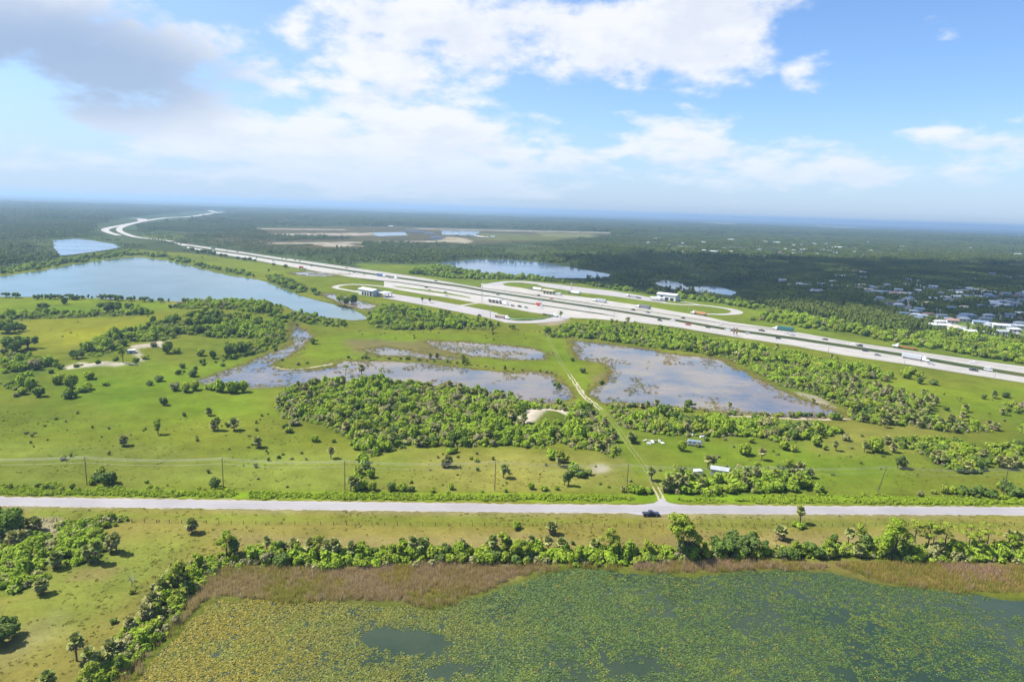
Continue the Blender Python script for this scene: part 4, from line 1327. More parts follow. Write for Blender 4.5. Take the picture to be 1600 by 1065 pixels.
# lines of vegetation: along the berms and the pond banks
LINES = [
    ([(535, 560), (600, 560), (700, 566), (790, 577), (850, 581), (885, 590)], dict(grey=.5, dark=.3, mid=.2), 4.5, (.9, 1.8)),
    ([(895, 640), (940, 633), (1000, 636), (1080, 643), (1140, 648), (1240, 652), (1310, 655)], dict(mid=.4, dark=.4, grey=.2), 3.5, (1.2, 2.4)),
    ([(1240, 648), (1270, 650), (1310, 656)], dict(mid=.4, dark=.6), 2.6, (1.4, 2.4)),
    ([(1490, 775), (1560, 777), (1600, 779)], dict(mid=.5, dark=.5), 3, (1, 2)),
    ([(0, 763), (60, 764), (140, 766)], dict(dark=.4, mid=.6), 3, (.8, 1.5)),
    ([(560, 768), (640, 770), (760, 769)], dict(mid=1.0), 9, (.6, 1.2)),
    ([(540, 594), (600, 592), (660, 596), (740, 608), (790, 617), (840, 626), (900, 634)], dict(mid=.4, bright=.3, dark=.3), 3.2, (1.6, 2.8)),
    ([(280, 585), (320, 570), (360, 562), (400, 552)], dict(dark=.4, grey=.4, mid=.2), 6, (1.0, 2.0)),
]


def pick(dct):
    r = random.random() * sum(dct.values())
    for k, v in dct.items():
        r -= v
        if r <= 0:
            return k
    return k


HW_ = GP([(x, curve_y(FTOP, x) - .8) for x in (340, 430, 500, 600, 700)] + [(752, 442), (815, 438), (870, 443), (960, 454), (1030, 466), (1035, 474), (1100, 492), (1240, 516), (1420, 546), (1600, 571), (1800, 600), (1800, 632), (1600, 600), (1420, 571), (1140, 526), (1000, 505), (930, 499), (860, 495), (760, 477), (620, 454), (500, 427), (380, 404)])
water_polys = [np.array(HW_)] + [np.array(WATER_W[k]) for k in ('lily', 'lake', 'channel', 'marsh', 'right', 'west', 'east', 'small')]
ALL = []         # x, y, radius, tone, thicket index (-1 = stands alone), photo size
for px, py, wpx, tone in S_:
    x, y = G(px, py)
    ALL.append([x, y, max(.5, wpx * mpp(px, py) / 2), tone, -1])
TP, TT = [], []
for ti, (poly, tones, sp, rr_, fp, ft) in enumerate(THICK):
    W = np.array(GP(poly))
    x0, y0 = W.min(0)
    x1, y1 = W.max(0)
    gx, gy = np.meshgrid(np.arange(x0, x1, sp), np.arange(y0, y1, sp))
    gx = (gx + RNG.uniform(-.5, .5, gx.shape) * sp).ravel()
    gy = (gy + RNG.uniform(-.5, .5, gy.shape) * sp).ravel()
    s_ = sdist(W, gx, gy, 5) + (fbm(gx, gy, 16, 77, 2) - .5) * sp * 1.6
    gap = fbm(gx, gy, 22, 5, 3)
    k = (s_ > 0) & (gap > (.35 if sp > 3 else .20))
    clump = fbm(gx, gy, 28, 99, 2)
    for x, y, cl, ss in zip(gx[k], gy[k], clump[k], s_[k]):
        r = random.uniform(*rr_) * (0.85 if ss < sp else 1.15)
        u = random.random()
        if u < fp:
            TP.append((x, y, random.uniform(.8, 1.15), ti))
        elif u < fp + ft:
            TT.append((x, y, random.uniform(.55, .85), random.choice(['broad', 'broad', 'feather', 'oak']), ti))
        else:
            tn = pick(tones)
            if cl > .60 and 'bright' in tones and random.random() < .7:
                tn = 'bright'
            elif cl < .40 and 'mid' in tones:
                tn = random.choice(['mid', 'dark', 'mid'])
            ALL.append([x, y, r, tn, ti])
for li, (line, tones, sp, rr_) in enumerate(LINES):
    W = [np.array(G(*p)) for p in line]
    for a, b in zip(W[:-1], W[1:]):
        n = max(1, int(np.linalg.norm(b - a) / sp))
        for q in range(n):
            if random.random() < .8:
                c = a + (b - a) * (q + random.random()) / n
                ALL.append([c[0] + random.uniform(-1.5, 1.5), c[1] + random.uniform(-1.5, 1.5), random.uniform(*rr_), pick(tones), 100 + li])
# lone low bushes sprinkled over the pastures
for poly, n in (([(0, 640), (430, 660), (640, 720), (640, 765), (0, 758)], 45), ([(1050, 690), (1400, 680), (1560, 745), (1560, 765), (1100, 735)], 30),
                ([(1400, 600), (1600, 625), (1600, 690), (1440, 640)], 26), ([(0, 500), (250, 500), (200, 518), (0, 540)], 14), ([(640, 705), (960, 710), (960, 762), (640, 762)], 22),
                ([(500, 515), (850, 512), (850, 532), (560, 530)], 40), ([(1200, 484), (1300, 502), (1450, 533), (1600, 560), (1600, 568), (1430, 543), (1240, 512)], 40), ([(300, 640), (430, 640), (430, 690), (300, 690)], 10)):
    W = np.array(GP(poly))
    c = 0
    while c < n:
        x = random.uniform(W[:, 0].min(), W[:, 0].max())
        y = random.uniform(W[:, 1].min(), W[:, 1].max())
        if sdist(W, np.array([x]), np.array([y]), 1)[0] > 0:
            ALL.append([x, y, random.uniform(.4, 1.1), random.choice(['dark', 'mid', 'grey']), 200])
            c += 1

ax_ = np.array([a[0] for a in ALL])
ay_ = np.array([a[1] for a in ALL])
bad = np.zeros(len(ALL), bool)
for wp in water_polys:
    bad |= sdist(wp, ax_, ay_, 5) > 1.5
TLa = np.array(TL)
bad |= sdist(np.array(GP([(762, 636), (785, 624), (814, 628), (818, 642), (790, 650), (766, 646)])), ax_, ay_, 5) > 0
bad |= sdist(np.array(GP([(808, 660), (830, 643), (858, 635), (888, 640), (899, 653), (890, 668), (850, 674), (815, 672)])), ax_, ay_, 5) > 0
for i in range(len(ALL)):
    if ALL[i][4] >= 0 and np.min(np.hypot(TLa[:, 0] - ax_[i], TLa[:, 1] - ay_[i])) < 2.8 + ALL[i][2] * .8:
        bad[i] = True
ALL = [a for a, b in zip(ALL, bad) if not b]

# ------------------------------------------------------------------ labels from landmarks
LAND = [('the navy pickup truck', 1017, 803), ('the two-rut track mouth', 1034, 784), ('the grey-white shed', 1124, 738), ('the pale blue trailer', 1085, 693), ('the white debris pile', 1022, 690),
        ('the bare sand mound', 855, 655), ('the central pond', 680, 585), ('the big northern lake', 200, 450), ('the white sand bank', 180, 572), ('the lily lake shore', 700, 880),
        ('the lily lake east shore', 1450, 880), ('the lily lake corner', 300, 920), ('the marsh pool', 760, 548), ('the right-hand pond', 1080, 600), ('the inspection car park', 720, 490),
        ('the pond outlet bank', 1300, 650), ('the blue channel', 400, 570), ('the lone leaning pole', 1371, 769), ('the first utility pole', 134, 757),
        ('the second utility pole', 348, 760), ('the third utility pole', 540, 765), ('the fourth utility pole', 774, 766), ('the fifth utility pole', 979, 768), ('the eastern field', 1500, 640),
        ('the highway median curve', 1200, 530), ('the white sand spot', 940, 732), ('the corner thicket', 80, 860), ('the scrubby lake mound', 350, 487),
        ('the eastern thicket', 1480, 715), ('the far highway verge', 1300, 510), ('the lake tip', 575, 500), ('the far lake', 800, 425)]
LANDW = [(n, *G(a, b)) for n, a, b in LAND]
NUM = ['first', 'second', 'third', 'fourth', 'fifth', 'sixth', 'seventh', 'eighth', 'ninth', 'tenth', 'eleventh', 'twelfth', 'thirteenth', 'fourteenth', 'fifteenth', 'sixteenth',
       'seventeenth', 'eighteenth', 'nineteenth', 'twentieth']


def place_phrase(x, y):
    n, lx, ly = min(LANDW, key=lambda q: (q[1] - x) ** 2 + (q[2] - y) ** 2)
    dx, dy = x - lx, y - ly
    if abs(dx) > abs(dy):
        rel = 'west of' if dx < 0 else 'east of'
    else:
        rel = 'beyond' if dy > 0 else 'in front of'
    return '%s %s' % (rel, n)


def label_all(items, cat, group_of=None, share=14):
    """items: (object, look, x, y). Equal phrases get an ordinal along the row; crowds that nothing tells apart share a label and a group"""
    by = {}
    for o, look, x, y in items:
        by.setdefault((look, place_phrase(x, y)), []).append((o, x, y))
    for (look, ph), L_ in by.items():
        if len(L_) == 1:
            tag(L_[0][0], '%s standing %s' % (look, ph), cat, group_of or (cat + 's in the landscape'))
        elif len(L_) <= share:
            L_.sort(key=lambda q: q[1] / q[2])
            for i, (o, x, y) in enumerate(L_):
                tag(o, '%s %s, %s from the west' % (look, ph, NUM[i]), cat, group_of or (cat + 's in the landscape'))
        else:
            L_.sort(key=lambda q: q[2])
            n3 = (len(L_) + 2) // 3
            for b, nm in enumerate(('front', 'middle', 'back')):
                part_ = sorted(L_[b * n3:(b + 1) * n3], key=lambda q: q[1] / q[2])
                for i, (o, x, y) in enumerate(part_):
                    tag(o, '%s %s, %s row, %s' % (look, ph, nm, (NUM[i] + ' from west') if i < 20 else 'east end'), cat, '%s %s' % (look, ph))


# ------------------------------------------------------------------ shrubs: the ones that show largest are things, the rest one mass
for a in ALL:
    d = math.sqrt(a[0] ** 2 + a[1] ** 2 + CAM_H ** 2)
    vis = abs(math.degrees(math.atan2(a[0], a[1]))) < 39
    a.append(a[2] / d * F_PX * 2 * (1 if vis else .01) * (1.6 if a[4] in (-1,) else 1))
ALL.sort(key=lambda a: -a[5])
N_THING = 292
items = []
look_of = dict(bright='bright green', mid='mid green', dark='dark green', grey='grey green')
for i, (x, y, r, tone, ti, s) in enumerate(ALL[:N_THING]):
    me_ = SHRUBS[tone][random.randrange(4)]
    o = link('shrub', me_, None, (x, y, float(hgt(x, y)) - .05), random.random() * 6.28, (r * random.uniform(.9, 1.1), r * random.uniform(.9, 1.1), r * random.uniform(1.0, 1.35)))
    size = 'small' if r < 1.3 else ('rounded' if r < 2.1 else 'large')
    items.append((o, '%s %s shrub' % (size, look_of[tone]), x, y))
label_all(items, 'shrub')
rest = ALL[N_THING:]
flatm = []
for k in ('bright', 'mid', 'dark', 'grey'):
    flatm += SHRUBS[k]
tix = dict(bright=0, mid=4, dark=8, grey=12)
Pp, Ss, Rr_, Ii = [], [], [], []
for x, y, r, tone, ti, s in rest:
    Pp.append((x, y, float(hgt(x, y)) - .05))
    Ss.append((r * random.uniform(.85, 1.15), r * random.uniform(.85, 1.15), r * random.uniform(.95, 1.35)))
    Rr_.append(random.random() * 6.28)
    Ii.append(tix[tone] + random.randrange(4))
scatter('thicket_shrubbery', Pp, Ss, Rr_, Ii, flatm, 'dense mass of smaller green shrubs in the thickets and along the banks')

# ------------------------------------------------------------------ palms and trees
palm_src = []
items = []
for k, (t_, c_, d_) in enumerate(PALMS):
    palm_src.append((t_, c_, d_))
for i, (px, py, hpx) in enumerate(P_):
    x, y = G(px, py)
    k = random.randrange(4)
    dz = math.cos(math.atan2(CAM_H, math.hypot(x, y)))
    H = hpx * mpp(px, py) / dz
    k = min(range(4), key=lambda q: abs(PALM_TOP[q] - H) + random.random() * 1.6)
    e = empty('palm_tree', x, y, float(hgt(x, y)), random.random() * 6.28, max(.55, min(1.5, H / PALM_TOP[k])))
    link('trunk', palm_src[k][0], e)
    link('crown', palm_src[k][1], e)
    link('skirt', palm_src[k][2], e)
    items.append((e, ('tall' if H > 6 else 'short' if H < 4 else 'medium') + ' cabbage palm', x, y))
MOUND_C = G(855, 657)
for (x, y, s, ti) in TP[:150]:
    if math.hypot(x - MOUND_C[0], y - MOUND_C[1]) < 19:
        continue
    if any(sdist(wp, np.array([x]), np.array([y]), 3)[0] > 0 for wp in water_polys):
        continue
    if np.min(np.hypot(TLa[:, 0] - x, TLa[:, 1] - y)) < 4:
        continue
    k = random.randrange(4)
    e = empty('palm_tree', x, y, float(hgt(x, y)), random.random() * 6.28, s)
    link('trunk', palm_src[k][0], e)
    link('crown', palm_src[k][1], e)
    link('skirt', palm_src[k][2], e)
    items.append((e, 'cabbage palm rising from shrubs', x, y))
label_all(items, 'palm')
items = []
LOOK = dict(oak='wide dark live oak', pine='flat-topped slender pine', feather='tall open-crowned tree', broad='upright leafy tree')


def put_tree(x, y, sc, kd, scz=None):
    k = random.randrange(2)
    e = empty('oak_tree' if kd == 'oak' else 'pine_tree' if kd == 'pine' else 'tree', x, y, float(hgt(x, y)), random.random() * 6.28, sc)
    if scz:
        e.scale = (sc, sc, scz)
    link('trunk', TREES[kd][k][0], e)
    link('crown', TREES[kd][k][1], e)
    items.append((e, LOOK[kd], x, y))
    return e


for px, py, hpx, kd in T_:
    x, y = G(px, py)
    dz = math.cos(math.atan2(CAM_H, math.hypot(x, y)))
    H = hpx * mpp(px, py) / dz
    sc = H / TREE_H[kd]
    put_tree(x, y, max(.45, min(1.9, sc)), kd)
for (x, y, s, kd, ti) in TT[:110]:
    if math.hypot(x - MOUND_C[0], y - MOUND_C[1]) < 19:
        continue
    if any(sdist(wp, np.array([x]), np.array([y]), 3)[0] > 0 for wp in water_polys):
        continue
    if np.min(np.hypot(TLa[:, 0] - x, TLa[:, 1] - y)) < 5:
        continue
    put_tree(x, y, s, kd)
label_all(items, 'tree')
# the grey dead tree in the near left pasture
x, y = G(206, 916)
e = empty('dead_tree', x, y, 0, .4)
m = MB()
m.tube((0, 0, -.1), (.1, 0, 2.2), .13, .1, 6)
m.build('trunk', 'dead_wood', e)
for k in range(7):
    a = k * 1.9
    b_ = MB()
    p1 = (.1 + cos(a) * 1.0, sin(a) * 1.0, 2.4 + (k % 3) * .7)
    b_.tube((.08, 0, 1.2 + k * .15), p1, .07, .04, 5)
    b_.tube(p1, (p1[0] + cos(a + .5) * .7, p1[1] + sin(a + .5) * .7, p1[2] + 1.0), .04, .015, 4)
    b_.build('branch', 'dead_wood', e)
tag(e, 'leafless grey dead tree alone in the near pasture', 'dead tree')

# ------------------------------------------------------------------ forest: patches of trees, placed by the thousand
def conifer(m, x, y, h, rr, leaf=0):
    r = h * rr.uniform(.17, .26)
    m.tube((x, y, 0), (x, y, h * .75), h * .014, h * .008, 3, 2, False)
    lobes = [(x + rr.uniform(-.4, .4), y + rr.uniform(-.4, .4), h * rr.uniform(.5, .95), r, r, h * .16) for _ in range(3)]
    m.add(*leaf_cloud(lobes, 24, h * .085, rr.randrange(10 ** 6), .7), leaf)
    m.add(*ball((x, y, h * .72), (r * .7, r * .7, h * .2), 5, 3), 1)


def hardwood(m, x, y, h, rr, leaf=0):
    r = h * rr.uniform(.32, .45)
    lobes = [(x + rr.uniform(-.5, .5) * r, y + rr.uniform(-.5, .5) * r, h * rr.uniform(.4, .7), r * .75, r * .75, h * .28) for _ in range(3)]
    m.add(*leaf_cloud(lobes, 36, h * .1, rr.randrange(10 ** 6), .7), leaf)
    m.add(*ball((x, y, h * .5), (r * .8, r * .8, h * .38), 6, 3), 1)


def forest_patch(seed, size, n, kind, hr):
    rr = random.Random(seed)
    m = MB()
    for _ in range(n):
        x, y = rr.uniform(-.5, .5) * size, rr.uniform(-.5, .5) * size
        h = rr.uniform(*hr)
        if kind == 'pine' and rr.random() < .85 or kind == 'mixed' and rr.random() < .45:
            conifer(m, x, y, h, rr)
        else:
            hardwood(m, x, y, h * .8, rr)
    return m.mesh('forest_patch', ['leaf_forest', 'inner_foliage', 'bark'])


PINEP = [forest_patch(200 + i, 36, 26, 'pine', (6, 11)) for i in range(4)]
MIXP = [forest_patch(300 + i, 36, 24, 'mixed', (5, 9.5)) for i in range(4)]
OAKP = [forest_patch(400 + i, 30, 12, 'hard', (6, 10.5)) for i in range(4)]
LOWP = [forest_patch(500 + i, 34, 26, 'mixed', (2.2, 5.0)) for i in range(3)]

HWAY = GP([(x, curve_y(FTOP, x) - 1) for x in (292, 340, 430, 500, 600)] + [(700, 440), (752, 441), (815, 438), (870, 443), (960, 454), (1040, 467), (1100, 474), (1155, 482), (1150, 494), (1240, 516), (1420, 546), (1600, 571), (1800, 600), (1800, 632), (1600, 600), (1420, 571), (1140, 526), (1000, 505), (930, 499), (860, 495), (760, 477), (620, 454), (500, 427), (380, 404), (292, 389)])
NOFOREST = [(HWAY, 3), (GP(OPEN), 4), (GP(FARVERGE), 4), (GP([(395, 354.5), (600, 353), (800, 355), (965, 361), (940, 369), (860, 376), (740, 381), (640, 377), (425, 383), (420, 378), (600, 371.5), (430, 369)]), 0), (GP([(622, 352), (700, 356), (780, 362), (780, 374), (720, 379), (668, 379), (640, 368)]), 0), (GP([(490, 380), (560, 379), (565, 388), (500, 388)]), 0),
            (GP([(150, 352), (215, 340), (350, 326), (356, 334), (300, 343), (225, 352), (212, 356), (206, 364), (240, 378), (290, 388), (280, 395), (235, 388), (180, 374), (155, 366)]), 0)]
for k in WATER_W:
    if k not in ('lily', 'channel', 'marsh', 'flat', 'right', 'pool', 'verge'):
        NOFOREST.append((WATER_W[k], 7))
THIN = [GP(SUBURB), GP([(990, 362), (1240, 366), (1420, 374), (1640, 388), (1640, 402), (1400, 400), (1240, 404), (1060, 402), (990, 388)])]


def scatter_forest(name, r0, r1, cell, patches, label, z=0.0, half=50, keep=1.0, scl=1.0):
    xs, ys = [], []
    n = int((2 * r1) / cell)
    gx, gy = np.meshgrid(np.arange(-r1, r1, cell), np.arange(150, r1, cell))
    gx = (gx + RNG.uniform(-.5, .5, gx.shape) * cell * .7).ravel()
    gy = (gy + RNG.uniform(-.5, .5, gy.shape) * cell * .7).ravel()
    d = np.hypot(gx, gy)
    ang = np.degrees(np.abs(np.arctan2(gx, gy)))
    k = (d > r0) & (d < r1) & (ang < half)
    gx, gy, d = gx[k], gy[k], d[k]
    k = np.ones(len(gx), bool)
    for wp, mrg in NOFOREST:
        k &= sdist(wp, gx, gy, cell) < -mrg - cell * .42 * (1 if mrg else 1)
    thin = np.zeros(len(gx), bool)
    for tp in THIN:
        thin |= sdist(tp, gx, gy, 5) > 0
    f = fbm(gx, gy, 160, 61, 3)
    k &= (f + RNG.uniform(-.15, .15, len(f))) > .27
    k &= ~thin
    k &= RNG.random(len(gx)) < keep
    gx, gy, f = gx[k], gy[k], f[k]
    tone = fbm(gx, gy, 350, 67, 3) + RNG.uniform(-.1, .1, len(gx))
    nP = len(patches)
    third = nP // 3
    grp = np.where(tone > .56, 0, np.where(tone > .42, 1, 2))
    idx = grp * third + RNG.integers(0, third, len(gx))
    s = scl * (.8 + .4 * RNG.random(len(gx)))
    scatter(name, np.stack([gx, gy, np.full(len(gx), z)], 1), np.stack([np.full(len(gx), scl), np.full(len(gx), scl), s], 1), RNG.integers(0, 4, len(gx)) * pi / 2 + RNG.uniform(-.3, .3, len(gx)),
            idx, patches, label)
    return len(gx)


FP = PINEP[:3] + MIXP[:3] + LOWP[:3]
n1 = scatter_forest('pine_forest', 560, 3200, 34, FP, 'dark green pine and scrub forest stretching beyond the highway')
n2 = scatter_forest('distant_forest', 3200, 9000, 62, FP, 'far blue-green forest reaching to the horizon', scl=1.9)
# groves between the houses: loose oaks
gx, gy = [], []
Pp, Ss, Rr_, Ii = [], [], [], []
for tp, cell, keep in ((THIN[0], 14, .62), (THIN[1], 40, .75)):
    W = np.array(tp)
    gx, gy = np.meshgrid(np.arange(W[:, 0].min(), W[:, 0].max(), cell), np.arange(W[:, 1].min(), W[:, 1].max(), cell))
    gx = (gx + RNG.uniform(-.5, .5, gx.shape) * cell).ravel()
    gy = (gy + RNG.uniform(-.5, .5, gy.shape) * cell).ravel()
    k = (sdist(W, gx, gy, 5) > 0) & (fbm(gx, gy, 60, 71, 3) > (.36 if cell < 30 else .40))
    for x, y in zip(gx[k], gy[k]):
        Pp.append((x, y, 0))
        Ss.append((.55 if cell < 30 else 1.0,) * 2 + (random.uniform(.75, 1.15),))
        Rr_.append(random.random() * 6.28)
        Ii.append(random.randrange(4))
GROVE = (Pp, Ss, Rr_, Ii)
# broad dark tree belts on the right
for poly in ([(1240, 398), (1330, 404), (1400, 410), (1600, 420), (1700, 424), (1700, 434), (1600, 430), (1500, 430), (1400, 422), (1240, 410)],
             [(1180, 470), (1230, 450), (1300, 462), (1370, 478), (1420, 500), (1440, 515), (1420, 525), (1300, 500), (1210, 482)],
             [(1470, 470), (1560, 485), (1620, 500), (1620, 512), (1560, 500), (1500, 488)],
             [(1450, 434), (1540, 440), (1640, 450), (1640, 458), (1540, 448), (1450, 440)]):
    W = np.array(GP(poly))
    cell = 15
    gx, gy = np.meshgrid(np.arange(W[:, 0].min(), W[:, 0].max(), cell), np.arange(W[:, 1].min(), W[:, 1].max(), cell))
    gx = (gx + RNG.uniform(-.5, .5, gx.shape) * cell).ravel()
    gy = (gy + RNG.uniform(-.5, .5, gy.shape) * cell).ravel()
    k = (sdist(W, gx, gy, 5) > 0)
    for x, y in zip(gx[k], gy[k]):
        Pp.append((x, y, 0))
        Ss.append((.6, .6, random.uniform(.75, 1.2)))
        Rr_.append(random.random() * 6.28)
        Ii.append(random.randrange(4))


# ------------------------------------------------------------------ lily pads, reeds, verge weeds, grass tufts
def pad_mesh(seed):
    rr = random.Random(seed)
    m = MB()
    for _ in range(9):
        a = rr.random() * 6.28
        q = rr.random() ** .5 * .95
        cx, cy = q * cos(a), q * sin(a)
        r = rr.uniform(.16, .30)
        z = rr.uniform(.02, .16)
        tx, ty = rr.uniform(-.35, .35), rr.uniform(-.35, .35)
        ph = rr.random() * 6.28
        V = [(cx, cy, z - .03)]
        nsg = 7
        for k in range(nsg + 1):
            b = ph + k / nsg * 5.9
            V.append((cx + r * cos(b), cy + r * sin(b), z + tx * r * cos(b) + ty * r * sin(b)))
        m.add(V, [(0, k, k + 1) for k in range(1, nsg + 1)])
    return m.mesh('lily_pads', ['lily_leaf'])


PADS = [pad_mesh(i) for i in range(4)]
W = np.array(WATER_W['lily'])
cell = .66
gx, gy = np.meshgrid(np.arange(-235, 262, cell), np.arange(62, 232, cell))
gx = (gx + RNG.uniform(-.5, .5, gx.shape) * cell).ravel()
gy = (gy + RNG.uniform(-.5, .5, gy.shape) * cell).ravel()
k = (sdist(W, gx, gy, 3) > -1.0) & (np.abs(gx) < gy * .98 + 75)
gx, gy = gx[k], gy[k]
open_ = fbm(gx, gy, 9, 81, 4)
big = fbm(gx, gy, 38, 83, 3)
cover_ = 0.74 - 0.16 * sstep(.45, .75, big) - .42 * sstep(.5, .75, open_)
# the openings of clear water that the photograph shows
for (a, b, ra, rb, st) in ((640, 998, 9, 3.6, 1.1), (600, 990, 8, 2.5, .7), (680, 1048, 5, 2.4, .9), (640, 1008, 12, 3.0, .45), (740, 1045, 5, 2, .6), (1120, 915, 22, 5, .22), (1290, 950, 22, 8, .18), (1480, 945, 20, 4, .2), (1560, 960, 12, 4, .2),
                           (1080, 960, 26, 8, .18), (1390, 1050, 26, 9, .2), (980, 1040, 28, 10, .3), (760, 1010, 30, 6, .16), (1590, 945, 10, 4, .8)):
    cx, cy = G(a, b)
    cover_ = cover_ - st * np.exp(-(((gx - cx) / ra) ** 2 + ((gy - cy) / rb) ** 2))
eastness = sstep(20, 90, gx + 20 * (big - .5))
cover_ = cover_ - .10 * eastness
k = RNG.random(len(gx)) < cover_
kk = k
gx, gy = gx[k], gy[k]
scatter('lily_pads', np.stack([gx, gy, np.full(len(gx), -.2)], 1), (.72 - .14 * eastness[kk]) * (.8 + .6 * RNG.random(len(gx))), RNG.random(len(gx)) * 6.28, RNG.integers(0, 4, len(gx)), PADS,
        'floating lily pads crowding the near lake in yellow and green beds')


def blades(seed, n, spread, h, w, leaf, lean=.5, name='grass_clump'):
    rr = random.Random(seed)
    m = MB()
    for _ in range(n):
        a = rr.random() * 6.28
        q = rr.random() ** .5 * spread
        x, y = q * cos(a), q * sin(a)
        b = rr.random() * 6.28
        hh = h * rr.uniform(.6, 1.1)
        lx, ly = rr.uniform(-lean, lean) * hh, rr.uniform(-lean, lean) * hh
        dx, dy = cos(b) * w, sin(b) * w
        m.add([(x - dx, y - dy, 0), (x + dx, y + dy, 0), (x + lx * .5 + dx * .7, y + ly * .5 + dy * .7, hh * .65), (x + lx * .5 - dx * .7, y + ly * .5 - dy * .7, hh * .65), (x + lx, y + ly, hh)],
              [(0, 1, 2, 3), (3, 2, 4)])
    return m.mesh(name, [leaf])


def fill(poly, cell, thr=0.0, scale=8, seed=5, world=False):
    W = np.array(poly if world else GP(poly))
    gx, gy = np.meshgrid(np.arange(W[:, 0].min(), W[:, 0].max(), cell), np.arange(W[:, 1].min(), W[:, 1].max(), cell))
    gx = (gx + RNG.uniform(-.5, .5, gx.shape) * cell).ravel()
    gy = (gy + RNG.uniform(-.5, .5, gy.shape) * cell).ravel()
    f = fbm(gx, gy, scale, seed, 3)
    k = (sdist(W, gx, gy, 3) + (f - .5) * 4 > 0) & (f > thr)
    return gx[k], gy[k]


REED = [blades(600 + i, 46, .9, 1.7, .035, 'leaf_reed', .35) for i in range(3)] + [blades(610 + i, 46, .9, 1.5, .035, 'leaf_sedge', .35) for i in range(3)]
xs, ys, ids = [], [], []
for poly, cell, dead in (([(318, 905), (350, 890), (440, 886), (520, 893), (560, 886), (700, 880), (780, 884), (840, 886), (800, 905), (740, 930), (700, 946), (665, 950), (640, 938), (560, 938), (500, 936), (440, 940),
                            (400, 936), (350, 932), (318, 938), (300, 955)], 1.15, .82),
                         ([(980, 884), (1060, 878), (1200, 878), (1300, 880), (1300, 890), (1200, 888), (1080, 894), (1000, 890)], 1.2, .75),
                         ([(1290, 878), (1400, 878), (1600, 884), (1800, 888), (1800, 945), (1600, 928), (1500, 924), (1400, 912), (1340, 898)], 1.2, .30),
                         ([(300, 935), (330, 925), (300, 960), (270, 990), (240, 1020), (220, 1050), (190, 1090), (170, 1080), (215, 1030), (262, 985)], 1.3, .55),
                         ([(820, 880), (980, 884), (960, 890), (900, 886), (840, 896)], 1.3, .4)):
    a, b = fill(poly, cell, .2)
    dd = fbm(a, b, 10, 91, 3)
    isd = dd + RNG.uniform(-.12, .12, len(a)) < (.5 + (dead - .5) * .5)
    xs.append(a)
    ys.append(b)
    ids.append(np.where(isd, RNG.integers(0, 3, len(a)), RNG.integers(3, 6, len(a))))
xs, ys, ids = np.concatenate(xs), np.concatenate(ys), np.concatenate(ids)
scatter('reed_bed', np.stack([xs, ys, np.full(len(xs), -.15)], 1), .75 + .5 * RNG.random(len(xs)), RNG.random(len(xs)) * 6.28, ids, REED, 'tan dead reeds and sedge along the lily lake shore')

def leafy(seed, n, leaf, h, ls):
    m = MB()
    rr = random.Random(seed)
    lobes = [(rr.uniform(-.5, .5), rr.uniform(-.5, .5), h * .3, .5, .5, h * rr.uniform(.5, .9)) for _ in range(3)]
    m.add(*leaf_cloud(lobes, n, ls, seed, .5, 0.0))
    return m.mesh('leafy_clump', [leaf])


xs, ys = [], []
for q_ in THICK[:16] + THICK[18:24]:
    cellu = 2.1 if q_[2] < 4.1 else 3.6
    a, b = fill(q_[0], cellu, .2)
    xs.append(a)
    ys.append(b)
xs, ys = np.concatenate(xs), np.concatenate(ys)
mc = np.hypot(xs - MOUND_C[0], ys - MOUND_C[1])
kk = (mc > 19) & (np.min(np.abs(xs[:, None] - TLa[None, ::4, 0]) + np.abs(ys[:, None] - TLa[None, ::4, 1]), 1) > 4)
for wp in water_polys:
    kk &= sdist(wp, xs, ys, 5) < 0
xs, ys = xs[kk], ys[kk]
UNDER = [leafy(700 + i, 60, 'leaf_bright' if i < 2 else 'leaf_grey', .8, .17) for i in range(4)]  # bright low clumps added to fill thicket gaps and hide black shadows
scatter('undergrowth', np.stack([xs, ys, hgt(xs, ys)], 1), 1.0 + 1.1 * RNG.random(len(xs)), RNG.random(len(xs)) * 6.28, RNG.integers(0, 4, len(xs)), UNDER, 'low pale green undergrowth filling the gaps of the thickets')
SEDGE = [blades(660 + i, 30, 1.1, 1.0, .06, 'leaf_sedge', .5) for i in range(3)] + [blades(670 + i, 26, 1.1, .9, .06, 'leaf_dry', .5) for i in range(2)]
xs, ys = [], []
for kx in ('channel', 'right', 'marsh', 'flat', 'pool', 'verge'):
    W = np.array(WATER_W[kx])
    gx, gy = np.meshgrid(np.arange(W[:, 0].min() - 8, W[:, 0].max() + 8, 1.9), np.arange(W[:, 1].min() - 8, W[:, 1].max() + 8, 1.9))
    gx = (gx + RNG.uniform(-.5, .5, gx.shape) * 1.9).ravel()
    gy = (gy + RNG.uniform(-.5, .5, gy.shape) * 1.9).ravel()
    q = sdist(W, gx, gy, 10) + (fbm(gx, gy, 18, 31, 4) - .5) * 16
    isl = fbm(gx, gy, 20, 37, 4) > (.62 if kx in ('channel', 'right') else .54)
    kk = ((q > -4.5) & (q < 5) & (RNG.random(len(gx)) < .55)) | ((q > 0) & isl & (RNG.random(len(gx)) < .5))
    kk &= np.min(np.abs(gx[:, None] - TLa[None, ::4, 0]) + np.abs(gy[:, None] - TLa[None, ::4, 1]), 1) > 5
    xs.append(gx[kk])
    ys.append(gy[kk])
xs, ys = np.concatenate(xs), np.concatenate(ys)
scatter('marsh_sedge', np.stack([xs, ys, np.full(len(xs), -.2)], 1), .6 + .6 * RNG.random(len(xs)), RNG.random(len(xs)) * 6.28, RNG.integers(0, 5, len(xs)), SEDGE, 'olive and tan sedge fringing the middle ponds')

